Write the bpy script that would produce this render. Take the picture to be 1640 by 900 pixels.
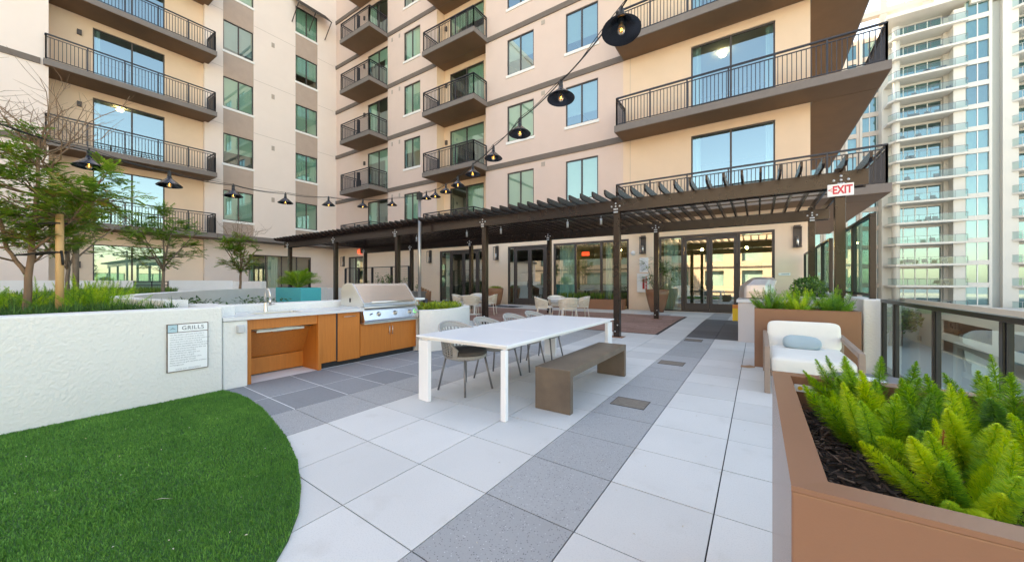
import bpy, math, random
from mathutils import Vector, Matrix, noise as mnoise
random.seed(11)
PI = math.pi
R = math.radians
for o in list(bpy.data.objects):
    bpy.data.objects.remove(o)
scene = bpy.context.scene
COL = scene.collection

# ------------------------------------------------------------------ camera
cam_d = bpy.data.cameras.new("camera")
cam = bpy.data.objects.new("camera", cam_d)
COL.objects.link(cam)
cam.location = (0, 0, 1.35)
cam.rotation_euler = (R(90), 0, R(33.9))
cam_d.sensor_width = 36
cam_d.lens = 12.84
cam_d.shift_y = 0.0012
cam_d.clip_start = 0.02
cam_d.clip_end = 3000
scene.camera = cam

# ------------------------------------------------------------------ light
world = bpy.data.worlds.new("World")
scene.world = world
world.use_nodes = True
wn = world.node_tree.nodes
wl = world.node_tree.links
sky = wn.new("ShaderNodeTexSky")
sky.sky_type = 'NISHITA'
sky.sun_disc = False
SUN_EL, SUN_AZ = 43.0, -36.0          # azimuth measured from +Y towards +X
sky.sun_elevation = R(SUN_EL)
sky.sun_rotation = R(SUN_AZ)
sky.air_density = 1.0
sky.dust_density = .8
sky.ozone_density = 0.6
bg = wn["Background"]
bg.inputs[1].default_value = 0.15
wl.new(sky.outputs[0], bg.inputs[0])
sd = bpy.data.lights.new("sun", 'SUN')
sd.energy = 4.8
sd.angle = R(0.5)
sd.color = (1.0, 0.93, 0.82)
sun = bpy.data.objects.new("sun", sd)
COL.objects.link(sun)
tow = Vector((math.sin(R(SUN_AZ)) * math.cos(R(SUN_EL)), math.cos(R(SUN_AZ)) * math.cos(R(SUN_EL)), math.sin(R(SUN_EL))))
sun.rotation_euler = tow.to_track_quat('Z', 'Y').to_euler()
sun.location = (0, 0, 60)
vs = scene.view_settings
vs.view_transform = 'Standard'
vs.look = 'None'
vs.exposure = 2.27
vs.use_white_balance = True
vs.white_balance_temperature = 9000
vs.white_balance_tint = 10
vs.gamma = 1.0
scene.render.engine = 'CYCLES'
scene.cycles.max_bounces = 8
scene.cycles.diffuse_bounces = 4
scene.cycles.transparent_max_bounces = 12

# ------------------------------------------------------------------ materials
MATS = {}
def mat(name, col=(.5, .5, .5), rough=.6, metal=0, var=None, bump=None, tone=None, spec=.5, stretch=None, emit=None, trans=0, sub=0):
    """var=(scale, amount, colour2) ; bump=(scale, strength) ; tone=[(pos, colour)...] reads a per-face attribute"""
    m = bpy.data.materials.new(name)
    m.use_nodes = True
    nt = m.node_tree; N = nt.nodes; L = nt.links
    b = N["Principled BSDF"]
    b.inputs["Roughness"].default_value = rough
    b.inputs["Metallic"].default_value = metal
    b.inputs["Specular IOR Level"].default_value = spec
    if trans: b.inputs["Transmission Weight"].default_value = trans
    if emit:
        b.inputs["Emission Color"].default_value = (*emit[0], 1)
        b.inputs["Emission Strength"].default_value = emit[1]
    tc = N.new("ShaderNodeTexCoord")
    mp = N.new("ShaderNodeMapping")
    L.new(tc.outputs["Object"], mp.inputs[0])
    if stretch: mp.inputs["Scale"].default_value = stretch
    src = None
    if tone:
        at = N.new("ShaderNodeAttribute"); at.attribute_name = "tone"
        cr = N.new("ShaderNodeValToRGB")
        while len(cr.color_ramp.elements) < len(tone): cr.color_ramp.elements.new(.5)
        for e, (p, c) in zip(cr.color_ramp.elements, tone):
            e.position = p; e.color = (*c, 1)
        L.new(at.outputs["Fac"], cr.inputs[0])
        src = cr.outputs[0]
    if var:
        no = N.new("ShaderNodeTexNoise"); no.inputs["Scale"].default_value = var[0]
        no.inputs["Detail"].default_value = 6; no.inputs["Roughness"].default_value = .65
        L.new(mp.outputs[0], no.inputs[0])
        mr = N.new("ShaderNodeMapRange"); mr.inputs[1].default_value = .3; mr.inputs[2].default_value = .7
        mr.inputs[3].default_value = 0; mr.inputs[4].default_value = var[1]
        L.new(no.outputs[0], mr.inputs[0])
        mx = N.new("ShaderNodeMix"); mx.data_type = 'RGBA'
        L.new(mr.outputs[0], mx.inputs[0])
        if src: L.new(src, mx.inputs[6])
        else: mx.inputs[6].default_value = (*col, 1)
        c2 = var[2] if len(var) > 2 else tuple(c * .5 for c in col)
        mx.inputs[7].default_value = (*c2, 1)
        src = mx.outputs[2]
    if src: L.new(src, b.inputs["Base Color"])
    else: b.inputs["Base Color"].default_value = (*col, 1)
    if bump:
        nb = N.new("ShaderNodeTexNoise"); nb.inputs["Scale"].default_value = bump[0]
        nb.inputs["Detail"].default_value = 5
        L.new(mp.outputs[0], nb.inputs[0])
        bp = N.new("ShaderNodeBump"); bp.inputs["Strength"].default_value = bump[1]
        bp.inputs["Distance"].default_value = .02
        L.new(nb.outputs[0], bp.inputs["Height"])
        L.new(bp.outputs[0], b.inputs["Normal"])
    if sub:
        tl = N.new("ShaderNodeBsdfTranslucent"); ms = N.new("ShaderNodeMixShader"); ms.inputs[0].default_value = sub
        if src: L.new(src, tl.inputs[0])
        else: tl.inputs[0].default_value = (*col, 1)
        L.new(b.outputs[0], ms.inputs[1]); L.new(tl.outputs[0], ms.inputs[2]); L.new(ms.outputs[0], N["Material Output"].inputs[0])
    MATS[name] = m
    return m

def glass(name, tint, refl, gcol=(1, 1, 1), rough=.0):
    m = bpy.data.materials.new(name); m.use_nodes = True
    nt = m.node_tree; N = nt.nodes; L = nt.links
    N.remove(N["Principled BSDF"])
    tr = N.new("ShaderNodeBsdfTransparent"); tr.inputs[0].default_value = (*tint, 1)
    gl = N.new("ShaderNodeBsdfGlossy"); gl.inputs[0].default_value = (*gcol, 1); gl.inputs["Roughness"].default_value = rough
    fr = N.new("ShaderNodeLayerWeight"); fr.inputs[0].default_value = .5
    pw = N.new("ShaderNodeMath"); pw.operation = 'POWER'; pw.inputs[1].default_value = 5
    L.new(fr.outputs["Facing"], pw.inputs[0])
    mr = N.new("ShaderNodeMapRange"); mr.inputs[3].default_value = refl; mr.inputs[4].default_value = 1
    L.new(pw.outputs[0], mr.inputs[0])
    mx = N.new("ShaderNodeMixShader")
    L.new(mr.outputs[0], mx.inputs[0]); L.new(tr.outputs[0], mx.inputs[1]); L.new(gl.outputs[0], mx.inputs[2])
    L.new(mx.outputs[0], N["Material Output"].inputs[0])
    MATS[name] = m
    return m

mat("stucco_pink", (.69, .535, .47), .9, var=(1.2, .35, (.60, .455, .395)), bump=(45, .25))
mat("stucco_cream_warmlit", (.78, .585, .435), .9, var=(1.0, .4, (.68, .50, .36)), bump=(45, .25))  # warm bounced light of recesses and big balcony wall put into the colour
mat("stucco_pale", (.80, .685, .62), .9, var=(1.0, .35, (.72, .605, .545)), bump=(45, .25))
mat("stucco_tan", (.46, .35, .29), .9, var=(2, .2), bump=(45, .25))
mat("stucco_beige", (.88, .70, .55), .9, var=(1.0, .3, (.80, .62, .49)), bump=(45, .25))
mat("band_brown", (.17, .135, .115), .8, var=(3, .3), bump=(40, .2))
mat("slab_grey", (.20, .17, .155), .75, var=(4, .3))
mat("soffit_brown", (.19, .108, .060), .7, var=(1.5, .25))
mat("rail_metal", (.035, .036, .045), .45, metal=.3)
mat("rail_black", (.012, .012, .014), .35, metal=.2)
mat("frame_dark", (.075, .062, .058), .5, metal=.2)
mat("sill_white", (.80, .78, .75), .7)
mat("blind", (.72, .78, .74), .8, var=(3, .12), bump=None)
mat("curtain", (.62, .72, .66), .9, var=(8, .3, (.40, .52, .46)), stretch=(6, 6, .2))
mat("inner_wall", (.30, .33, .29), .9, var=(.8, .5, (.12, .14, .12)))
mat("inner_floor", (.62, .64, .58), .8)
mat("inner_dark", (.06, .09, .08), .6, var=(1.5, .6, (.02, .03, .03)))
mat("vent_tan", (.42, .35, .30), .8)
glass("pane_blue", (.50, .66, .66), .34, (.72, .95, 1.0))
glass("pane_green", (.58, .78, .70), .26, (.80, 1.0, .96))
glass("pane_door", (.72, .88, .80), .34, (.95, 1.0, .96))
glass("rail_glass", (.74, .92, .90), .10, (.9, 1, 1))
glass("screen_glass", (.50, .88, .74), .16, (.8, 1, .95))
mat("pergola_wood", (.026, .0135, .0095), .26, var=(2, .5, (.014, .008, .006)), stretch=(1, 1, 1))
mat("bolt_steel", (.75, .75, .75), .3, metal=.9)
mat("white_stucco", (.76, .755, .73), .92, var=(1.3, .35, (.66, .665, .645)), bump=(34, .5))
mat("white_plain", (.83, .82, .80), .85, bump=(60, .15), var=(2, .12))
mat("pink_stucco", (.68, .60, .57), .92, var=(1.5, .3, (.58, .52, .50)), bump=(60, .5))
mat("counter_stone", (.70, .71, .73), .22, var=(6, .35, (.52, .54, .58)))
mat("cabinet_wood", (.62, .20, .035), .42, var=(3.2, .55, (.44, .125, .02)), stretch=(14, 14, .9))
mat("cabinet_wood_dark", (.56, .175, .03), .5, var=(3.2, .6, (.38, .11, .02)), stretch=(14, 14, .9))
mat("kick_black", (.02, .02, .022), .6)
mat("steel", (.80, .83, .87), .26, metal=1.0, var=(2, .12), bump=(90, .02), stretch=(1, .1, 1))
mat("steel_soft", (.70, .69, .66), .38, metal=1.0)
mat("white_metal", (.86, .87, .89), .35)
mat("white_top", (.86, .88, .91), .30, var=(2, .08))
mat("bench_concrete", (.19, .140, .100), .42, var=(3.0, .8, (.105, .076, .056)), bump=(70, .1))
mat("rope_grey", (.40, .39, .38), .85, var=(70, .5, (.16, .155, .15)))
mat("seat_dark", (.085, .078, .075), .95, var=(120, .3))
mat("leg_grey", (.22, .22, .23), .4, metal=.5)
mat("rope_cream", (.74, .66, .55), .85, var=(60, .4, (.52, .45, .36)))
mat("leg_cream", (.78, .72, .64), .5)
mat("cushion_white", (.84, .82, .77), .95, var=(5, .12), bump=(220, .35))
mat("cushion_far", (.80, .78, .75), .95)
mat("pillow_blue", (.38, .50, .56), .95, bump=(240, .35), var=(4, .15))
mat("lounge_frame", (.34, .25, .20), .6, var=(4, .4, (.24, .17, .14)), stretch=(1, 8, 8))
mat("planter_brown", (.29, .142, .084), .26, var=(1.6, .5, (.235, .112, .064)), bump=(300, .03))
mat("planter_rust", (.34, .16, .09), .6, var=(3, .35, (.24, .11, .06)))
mat("turquoise", (.02, .42, .47), .45)
mat("teak", (.30, .15, .08), .6, var=(4, .5, (.18, .09, .05)), stretch=(1, 1, 6))
mat("mulch", (.075, .045, .032), .9, tone=[(0, (.018, .012, .010)), (.6, (.075, .044, .030)), (1, (.17, .11, .08))])
mat("soil", (.035, .024, .018), .95, var=(12, .5), bump=(30, .8))
mat("fern", rough=.55, tone=[(0, (.06, .20, .02)), (.4, (.17, .42, .025)), (.72, (.42, .66, .025)), (.95, (.66, .76, .04)), (1, (.42, .17, .04))], sub=.35)
mat("grass_blade", rough=.6, tone=[(0, (.03, .10, .025)), (.5, (.09, .22, .04)), (1, (.26, .38, .06))], sub=.4)
mat("turf_blade", rough=.65, tone=[(0, (.035, .15, .022)), (.55, (.095, .285, .040)), (1, (.21, .46, .08))])
mat("turf_base", (.03, .11, .02), .9, var=(1.5, .4, (.02, .08, .015)))
mat("leaf", rough=.5, tone=[(0, (.05, .16, .02)), (.55, (.16, .32, .03)), (.9, (.32, .44, .05)), (1, (.46, .26, .07))], sub=.4)
mat("leaf_dark", rough=.45, tone=[(0, (.03, .09, .02)), (.7, (.09, .21, .035)), (1, (.20, .32, .05))], sub=.4)
mat("leaf_lime", rough=.5, tone=[(0, (.14, .25, .02)), (1, (.42, .50, .04))], sub=.4)
mat("palm_leaf", rough=.45, tone=[(0, (.06, .18, .02)), (.6, (.20, .38, .03)), (1, (.42, .52, .06))], sub=.4)
mat("bark", (.27, .17, .11), .9, var=(9, .6, (.14, .09, .06)), bump=(40, .6), stretch=(1, 1, .35))
mat("bark_grey", (.24, .19, .15), .9, var=(9, .6, (.13, .10, .08)), bump=(40, .5))
mat("stake_wood", (.60, .37, .17), .8, var=(6, .5, (.42, .23, .10)), stretch=(1, 1, .3))
mat("strap_black", (.01, .01, .01), .6)
mat("lamp_shade", (.025, .027, .034), .25, metal=.6)
mat("bulb", (.9, .75, .5), .08, trans=.85)
mat("filament", (1, .5, .1), .5, emit=((1.0, .50, .12), 6))
mat("pendant_glow", (1, .8, .5), .5, emit=((1.0, .62, .28), 45))
mat("ceiling_glow", (1, .85, .6), .5, emit=((1.0, .78, .5), 4))
mat("red_glow", (1, .1, .05), .5, emit=((1.0, .06, .03), .8))
mat("cable_black", (.02, .02, .02), .6)
mat("pole_steel", (.40, .38, .36), .35, metal=.8)
mat("tower_white", (.62, .595, .55), .8, var=(.08, .2, (.56, .535, .49)))
mat("tower_pink", (.56, .49, .43), .8)
mat("tower_grey", (.42, .44, .42), .7)
glass("tower_glass", (.34, .50, .50), .24, (.55, .78, .84))
glass("tower_rail", (.74, .85, .86), .05, (.85, 1, 1))
mat("tower_curtain", (.60, .72, .60), .9, var=(.35, .9, (.06, .30, .33)), stretch=(1, 1, .4))
mat("paint_white", (.85, .85, .85), .5)
mat("sign_white", (.84, .86, .88), .45)
mat("sign_blue", (.38, .56, .64), .5)
mat("sign_brown", (.12, .075, .055), .5)
mat("ink", (.12, .13, .15), .6)
mat("ink_pale", (.26, .28, .31), .6)
mat("exit_red", (.62, .04, .07), .5)
mat("red_paint", (.50, .03, .03), .4)
mat("yellow_paint", (.80, .52, .03), .5)
mat("orange_paint", (.75, .25, .05), .5)
mat("black_paint", (.015, .018, .03), .4)
mat("grill_cover", (.62, .54, .50), .33, metal=.55, bump=(9, .3))
mat("mat_black", (.012, .012, .016), .9, var=(6, .4, (.05, .05, .06)))
mat("knob_dark", (.10, .10, .11), .3, metal=.8)
mat("green_light", (.05, .6, .15), .4, emit=((.05, .9, .25), .8))
mat("outlet_grey", (.52, .53, .55), .3)
mat("box_grey", (.17, .17, .18), .6)
mat("street_grey", (.36, .42, .46), .9, var=(.05, .3, (.28, .34, .38)))
mat("far_green", (.06, .10, .035), .9, var=(.02, .6, (.03, .06, .02)))
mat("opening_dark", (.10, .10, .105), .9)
mat("rust_tile", (.40, .24, .14), .8)
mat("debris", (.62, .55, .45), .8)

mat("drain", (.26, .23, .20), .85, var=(18, .7, (.13, .09, .06)), stretch=(1, 3, 1))
# paving materials -------------------------------------------------
def paving(name, c0, c1, speck=None, grain=60):
    m = mat(name, rough=.75, tone=[(0, c0), (1, c1)])
    nt = m.node_tree; N = nt.nodes; L = nt.links; b = N["Principled BSDF"]
    base = b.inputs["Base Color"].links[0].from_socket
    tc = N.new("ShaderNodeTexCoord")
    def mixin(base, fac, col):
        mx = N.new("ShaderNodeMix"); mx.data_type = 'RGBA'
        L.new(fac, mx.inputs[0]); L.new(base, mx.inputs[6]); mx.inputs[7].default_value = (*col, 1)
        return mx.outputs[2]
    def nz(scale, lo, hi, amt, detail=4):
        n = N.new("ShaderNodeTexNoise"); n.inputs["Scale"].default_value = scale; n.inputs["Detail"].default_value = detail
        L.new(tc.outputs["Object"], n.inputs[0])
        r = N.new("ShaderNodeMapRange"); r.inputs[1].default_value = lo; r.inputs[2].default_value = hi
        r.inputs[3].default_value = 0; r.inputs[4].default_value = amt
        L.new(n.outputs[0], r.inputs[0]); return r.outputs[0]
    base = mixin(base, nz(1.1, .42, .75, .22, 9), tuple(c * .70 for c in c0))
    base = mixin(base, nz(4.5, .60, .74, .16, 6), (c0[0] * .62, c0[1] * .58, c0[2] * .50))
    base = mixin(base, nz(grain * 2.2, .5, .72, .25, 2), tuple(c * .62 for c in c0))
    if speck:
        v = N.new("ShaderNodeTexVoronoi"); v.inputs["Scale"].default_value = 85
        L.new(tc.outputs["Object"], v.inputs[0])
        r = N.new("ShaderNodeMapRange"); r.inputs[1].default_value = .20; r.inputs[2].default_value = .30
        r.inputs[3].default_value = .85; r.inputs[4].default_value = 0
        L.new(v.outputs["Distance"], r.inputs[0])
        w = N.new("ShaderNodeSeparateColor"); L.new(v.outputs["Color"], w.inputs[0])
        g = N.new("ShaderNodeMath"); g.operation = 'GREATER_THAN'; g.inputs[1].default_value = .55
        L.new(w.outputs[0], g.inputs[0])
        mu = N.new("ShaderNodeMath"); mu.operation = 'MULTIPLY'
        L.new(r.outputs[0], mu.inputs[0]); L.new(g.outputs[0], mu.inputs[1])
        base = mixin(base, mu.outputs[0], speck)
        g2 = N.new("ShaderNodeMath"); g2.operation = 'LESS_THAN'; g2.inputs[1].default_value = .14
        L.new(w.outputs[1], g2.inputs[0])
        mu2 = N.new("ShaderNodeMath"); mu2.operation = 'MULTIPLY'
        L.new(r.outputs[0], mu2.inputs[0]); L.new(g2.outputs[0], mu2.inputs[1])
        base = mixin(base, mu2.outputs[0], (.72, .73, .75))
    L.new(base, b.inputs["Base Color"])
    return m
paving("tile_white", (.595, .59, .58), (.71, .70, .685))
paving("tile_speckled", (.36, .365, .375), (.43, .435, .445), speck=(.07, .07, .075))
paving("tile_porcelain", (.225, .24, .26), (.29, .305, .325), grain=14)
paving("tile_dark", (.10, .10, .105), (.135, .135, .14), grain=20)
paving("tile_brick", (.30, .165, .135), (.44, .265, .225), grain=16)
mat("joint_dark", (.035, .035, .038), .9)
mat("joint_pale", (.80, .81, .82), .9)

# ------------------------------------------------------------------ mesh builder
OFF = {}
class MB:
    def __init__(s):
        s.v = []; s.f = []; s.t = []; s.m = []; s.mats = []; s.tone = .5; s.mi = 0; s.sm = []; s.smooth = False
    def use(s, name):
        if name not in s.mats: s.mats.append(name)
        s.mi = s.mats.index(name); return s
    def face(s, idx):
        s.f.append(idx); s.t.append(s.tone); s.m.append(s.mi); s.sm.append(s.smooth)
    def poly(s, pts):
        n = len(s.v); s.v.extend(tuple(p) for p in pts); s.face(tuple(range(n, n + len(pts))))
    def box(s, a, b, M=None):
        x0, y0, z0 = a; x1, y1, z1 = b
        if x0 > x1: x0, x1 = x1, x0
        if y0 > y1: y0, y1 = y1, y0
        if z0 > z1: z0, z1 = z1, z0
        P = [(x0, y0, z0), (x1, y0, z0), (x1, y1, z0), (x0, y1, z0), (x0, y0, z1), (x1, y0, z1), (x1, y1, z1), (x0, y1, z1)]
        if M is not None: P = [tuple(M @ Vector(p)) for p in P]
        n = len(s.v); s.v.extend(P)
        for q in ((0, 3, 2, 1), (4, 5, 6, 7), (0, 1, 5, 4), (1, 2, 6, 5), (2, 3, 7, 6), (3, 0, 4, 7)):
            s.face(tuple(n + i for i in q))
    def bar(s, p, q, w, h=None, up=(0, 0, 1)):
        h = h or w
        p = Vector(p); q = Vector(q); d = (q - p); L = d.length; d.normalize()
        u = Vector(up)
        if abs(d.dot(u)) > .99: u = Vector((1, 0, 0))
        sx = d.cross(u).normalized(); uz = sx.cross(d).normalized()
        n = len(s.v)
        for c in (p, q):
            for a, b in ((-1, -1), (1, -1), (1, 1), (-1, 1)):
                s.v.append(tuple(c + sx * (a * w / 2) + uz * (b * h / 2)))
        for k in ((3, 2, 1, 0), (4, 5, 6, 7), (0, 1, 5, 4), (1, 2, 6, 5), (2, 3, 7, 6), (3, 0, 4, 7)):
            s.face(tuple(n + i for i in k))
    def tube(s, pts, rad, n=8, caps=True):
        pts = [Vector(p) for p in pts]
        if not hasattr(rad, '__len__'): rad = [rad] * len(pts)
        base = len(s.v); prev = None
        for i, p in enumerate(pts):
            d = (pts[min(i + 1, len(pts) - 1)] - pts[max(i - 1, 0)])
            if d.length < 1e-9: d = Vector((0, 0, 1))
            d.normalize()
            if prev is None:
                u = Vector((0, 0, 1)) if abs(d.z) < .9 else Vector((1, 0, 0))
                a = d.cross(u).normalized()
            else:
                a = (prev - d * prev.dot(d))
                a = a.normalized() if a.length > 1e-6 else d.orthogonal().normalized()
            prev = a
            b = d.cross(a)
            for k in range(n):
                t = 2 * PI * k / n
                s.v.append(tuple(p + (a * math.cos(t) + b * math.sin(t)) * rad[i]))
        sm = s.smooth; s.smooth = True
        for i in range(len(pts) - 1):
            for k in range(n):
                k2 = (k + 1) % n
                s.face((base + i * n + k, base + i * n + k2, base + (i + 1) * n + k2, base + (i + 1) * n + k))
        s.smooth = sm
        if caps:
            s.face(tuple(base + k for k in range(n))[::-1])
            s.face(tuple(base + (len(pts) - 1) * n + k for k in range(n)))
    def lathe(s, prof, c=(0, 0, 0), n=24, cap=False, M=None):
        base = len(s.v)
        for r, z in prof:
            for k in range(n):
                t = 2 * PI * k / n
                p = (c[0] + r * math.cos(t), c[1] + r * math.sin(t), c[2] + z)
                if M is not None: p = tuple(M @ Vector(p))
                s.v.append(p)
        sm = s.smooth; s.smooth = True
        for i in range(len(prof) - 1):
            for k in range(n):
                k2 = (k + 1) % n
                s.face((base + i * n + k, base + i * n + k2, base + (i + 1) * n + k2, base + (i + 1) * n + k))
        s.smooth = sm
        if cap:
            s.face(tuple(base + k for k in range(n))[::-1])
            s.face(tuple(base + (len(prof) - 1) * n + k for k in range(n)))
    def prism(s, poly, z0, z1, top=True, bottom=True):
        n = len(s.v); k = len(poly)
        s.v.extend((p[0], p[1], z0) for p in poly); s.v.extend((p[0], p[1], z1) for p in poly)
        for i in range(k):
            j = (i + 1) % k
            s.face((n + i, n + j, n + k + j, n + k + i))
        if top: s.face(tuple(range(n + k, n + 2 * k)))
        if bottom: s.face(tuple(range(n, n + k))[::-1])
    def extrude(s, poly3, vec):
        """closed planar polygon (3D points) extruded by vec"""
        n = len(s.v); k = len(poly3); vec = Vector(vec)
        s.v.extend(tuple(p) for p in poly3); s.v.extend(tuple(Vector(p) + vec) for p in poly3)
        for i in range(k):
            j = (i + 1) % k
            s.face((n + i, n + j, n + k + j, n + k + i))
        s.face(tuple(range(n, n + k))[::-1]); s.face(tuple(range(n + k, n + 2 * k)))
    def cushion(s, c, size, M=None, n=10, puff=2.6, ze=.9):
        """superellipsoid pillow"""
        base = len(s.v); nu, nv = n * 2, n
        def sp(v, e): return math.copysign(abs(v) ** e, v)
        for j in range(nv + 1):
            b = -PI / 2 + PI * j / nv
            for i in range(nu):
                a = 2 * PI * i / nu
                e = 1 / puff
                x = sp(math.cos(b), e * 1.2) * sp(math.cos(a), e); y = sp(math.cos(b), e * 1.2) * sp(math.sin(a), e); z = sp(math.sin(b), ze)
                p = Vector((c[0] + x * size[0] / 2, c[1] + y * size[1] / 2, c[2] + z * size[2] / 2))
                if M is not None: p = M @ p
                s.v.append(tuple(p))
        sm = s.smooth; s.smooth = True
        for j in range(nv):
            for i in range(nu):
                i2 = (i + 1) % nu
                s.face((base + j * nu + i, base + j * nu + i2, base + (j + 1) * nu + i2, base + (j + 1) * nu + i))
        s.smooth = sm
    def build(s, name, material=None, parent=None, bevel=0, solid=0, weld=False):
        me = bpy.data.meshes.new(name)
        off = OFF.get(parent.name, Vector()) if parent else Vector()
        vv = [(p[0] - off[0], p[1] - off[1], p[2] - off[2]) for p in s.v] if off.length else s.v
        me.from_pydata(vv, [], s.f)
        if material and not s.mats: me.materials.append(MATS[material])
        for m in s.mats: me.materials.append(MATS[m])
        if s.mats: me.polygons.foreach_set("material_index", s.m)
        me.polygons.foreach_set("use_smooth", s.sm)
        at = me.attributes.new("tone", 'FLOAT', 'FACE'); at.data.foreach_set("value", s.t)
        me.update()
        o = bpy.data.objects.new(name, me); COL.objects.link(o)
        if parent:
            o.parent = parent; OFF[o.name] = off
        if solid:
            md = o.modifiers.new("solid", 'SOLIDIFY'); md.thickness = solid; md.offset = 0
        if bevel:
            md = o.modifiers.new("bevel", 'BEVEL'); md.width = bevel; md.segments = 2; md.limit_method = 'ANGLE'; md.angle_limit = R(40)
            md.harden_normals = False
        return o

def thing(name, label, cat, loc=(0, 0, 0), rz=0, group=None):
    o = bpy.data.objects.new(name, None); COL.objects.link(o)
    o.empty_display_size = .2
    o.location = loc; o.rotation_euler = (0, 0, rz)
    OFF[o.name] = Vector(loc) if rz == 0 else Vector()
    o["label"] = label; o["category"] = cat
    if group: o["group"] = group
    return o
def tag(o, label, cat, group=None, kind=None):
    if label: o["label"] = label
    if cat: o["category"] = cat
    if group: o["group"] = group
    if kind: o["kind"] = kind
    return o
def struct(mb, name, material=None):
    o = mb.build(name, material); o["kind"] = "structure"; return o
KIDS = {}
def copy_tree(src, parent=None, loc=None, rz=None, label=None, group=None, scale=None):
    c = src.copy(); COL.objects.link(c); c.parent = parent
    if loc is not None: c.location = loc
    if rz is not None: c.rotation_euler = (0, 0, rz)
    if scale is not None: c.scale = scale
    if label: c["label"] = label
    if group: c["group"] = group
    for ch in [o for o in ALLKIDS(src)]:
        copy_tree(ch, c)
    return c
def ALLKIDS(o):
    return [k for k in COL.objects if k.parent == o]

def gz(y):
    return 0.0 if y < 8.6 else (.1 * (y - 8.6) / 4.4 if y < 13.0 else .1)
# ================================================================== GROUND
# street and land far below the terrace
g = MB(); g.poly([(-900, -900, -7.7), (900, -900, -7.7), (900, 900, -7.7), (-900, 900, -7.7)])
struct(g, "street", "street_grey")
# terrace slab under everything
g = MB(); g.use("joint_dark")
ys = [-7, 8.6, 13.0, 16.9]
for a, b in zip(ys[:-1], ys[1:]):
    g.poly([(-29.4, a, gz(a) - .012), (1.75, a, gz(a) - .012), (1.75, b, gz(b) - .012), (-29.4, b, gz(b) - .012)])
g.box((-29.4, -7, -7.7), (1.75, 16.85, -.3)); 
struct(g, "terrace_slab")

XJ = [-5.62, -4.75, -4.09, -3.434, -2.754, -2.088, -1.4445, -.826, -.211, .40, 1.01, 1.62]
XW = [-28.6 + .66 * i for i in range(34)]      # regular joints to the far left
XW = [x for x in XW if x < -5.9]
YJ = [1.21 + .606 * n for n in range(-11, 27)]
def skew(x, y):
    k = .035 if y < 2.5 else (.012 if y < 3.3 else 0)
    xx = min(0, x + .5)
    return y - k * xx
turf_edge = [(-5.51, 1.76), (-5.2, 1.80), (-4.85, 1.80), (-4.4, 1.75), (-3.94, 1.66), (-3.36, 1.53), (-2.87, 1.38), (-2.49, 1.22), (-2.23, 1.08), (-2.03, .93), (-1.86, .76), (-1.66, .45), (-1.50, .05), (-1.43, -.4), (-1.45, -1.0), (-1.6, -1.8), (-1.9, -2.8), (-2.3, -4)]
def in_turf(x, y, grow=0):
    if x < -5.6 or x > -1.3: return False
    best = 9
    ins = False
    poly = turf_edge + [(-5.51, -4)]
    j = len(poly) - 1
    for i in range(len(poly)):
        xi, yi = poly[i]; xj, yj = poly[j]
        if (yi > y) != (yj > y) and x < (xj - xi) * (y - yi) / (yj - yi) + xi: ins = not ins
        j = i
    return ins
tiles = {k: MB() for k in ("white", "speckled", "porcelain", "dark", "brick")}
TH = .010
def tile(kind, x0, x1, y0, y1, gap):
    mb = tiles[kind]; mb.tone = random.random()
    h = gap / 2
    P = [(x0 + h, skew(x0, y0) + h), (x1 - h, skew(x1, y0) + h), (x1 - h, skew(x1, y1) - h), (x0 + h, skew(x0, y1) - h)]
    dz = random.uniform(-.0006, .0006)
    n = len(mb.v)
    mb.v.extend((p[0], p[1], gz(p[1]) + dz) for p in P)
    mb.v.extend((p[0], p[1], gz(p[1]) - TH) for p in P)
    mb.face((n, n + 1, n + 2, n + 3))
    for i in range(4):
        j = (i + 1) % 4
        mb.face((n + i, n + 4 + i, n + 4 + j, n + j))
allx = XW + XJ
for i in range(len(allx) - 1):
    x0, x1 = allx[i], allx[i + 1]
    xm = (x0 + x1) / 2
    for k in range(len(YJ) - 1):
        y0, y1 = YJ[k], YJ[k + 1]
        ym = (y0 + y1) / 2
        if xm < -6.0 and ym < 5.2: continue
        if xm < -6 and ym < 7.5: continue
        kind = "white"
        if -6.0 < xm < -4.09 and ym < 6.6: kind = "porcelain"
        elif -4.09 < xm < -3.434 and ym < 9.6: kind = "speckled"
        elif -1.4445 < xm < -.826 and (ym < 9.6 or ym > 13.9): kind = "speckled"
        elif -1.4445 < xm and 9.6 < ym < 13.9: kind = "dark"
        elif xm < -2.15 and 9.6 < ym < 14.6: continue
        elif ym > 14.6 and -4.09 < xm < -2.9 and random.random() < .5: kind = "speckled"
        tile(kind, x0, x1, y0, y1, .008 if kind != "porcelain" else .011)
# pale grout under the porcelain tiles
g = MB(); g.poly([(-6.2, -7, -.0012), (-4.094, -7, -.0012), (-4.094, 6.6, -.0012), (-6.2, 6.6, -.0012)])
struct(g, "grout", "joint_pale")
# brick coloured deck boards under the pergola
yy = 9.75
while yy < 14.5:
    xx = -20.5 + random.uniform(-.3, 0)
    while xx < -2.2:
        L_ = .61
        x1 = min(xx + L_, -2.16)
        mb = tiles["brick"]; mb.tone = random.random()
        a, b = yy + .003, yy + .149
        mb.poly([(xx + .003, a, gz(a)), (x1 - .003, a, gz(a)), (x1 - .003, b, gz(b)), (xx + .003, b, gz(b))])
        xx = x1
    yy += .152
for k, nm in (("white", "white_paving"), ("speckled", "speckled_paving"), ("porcelain", "porcelain_paving"), ("dark", "dark_paving"), ("brick", "brick_paving")):
    struct(tiles[k], nm, "tile_" + k)

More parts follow.
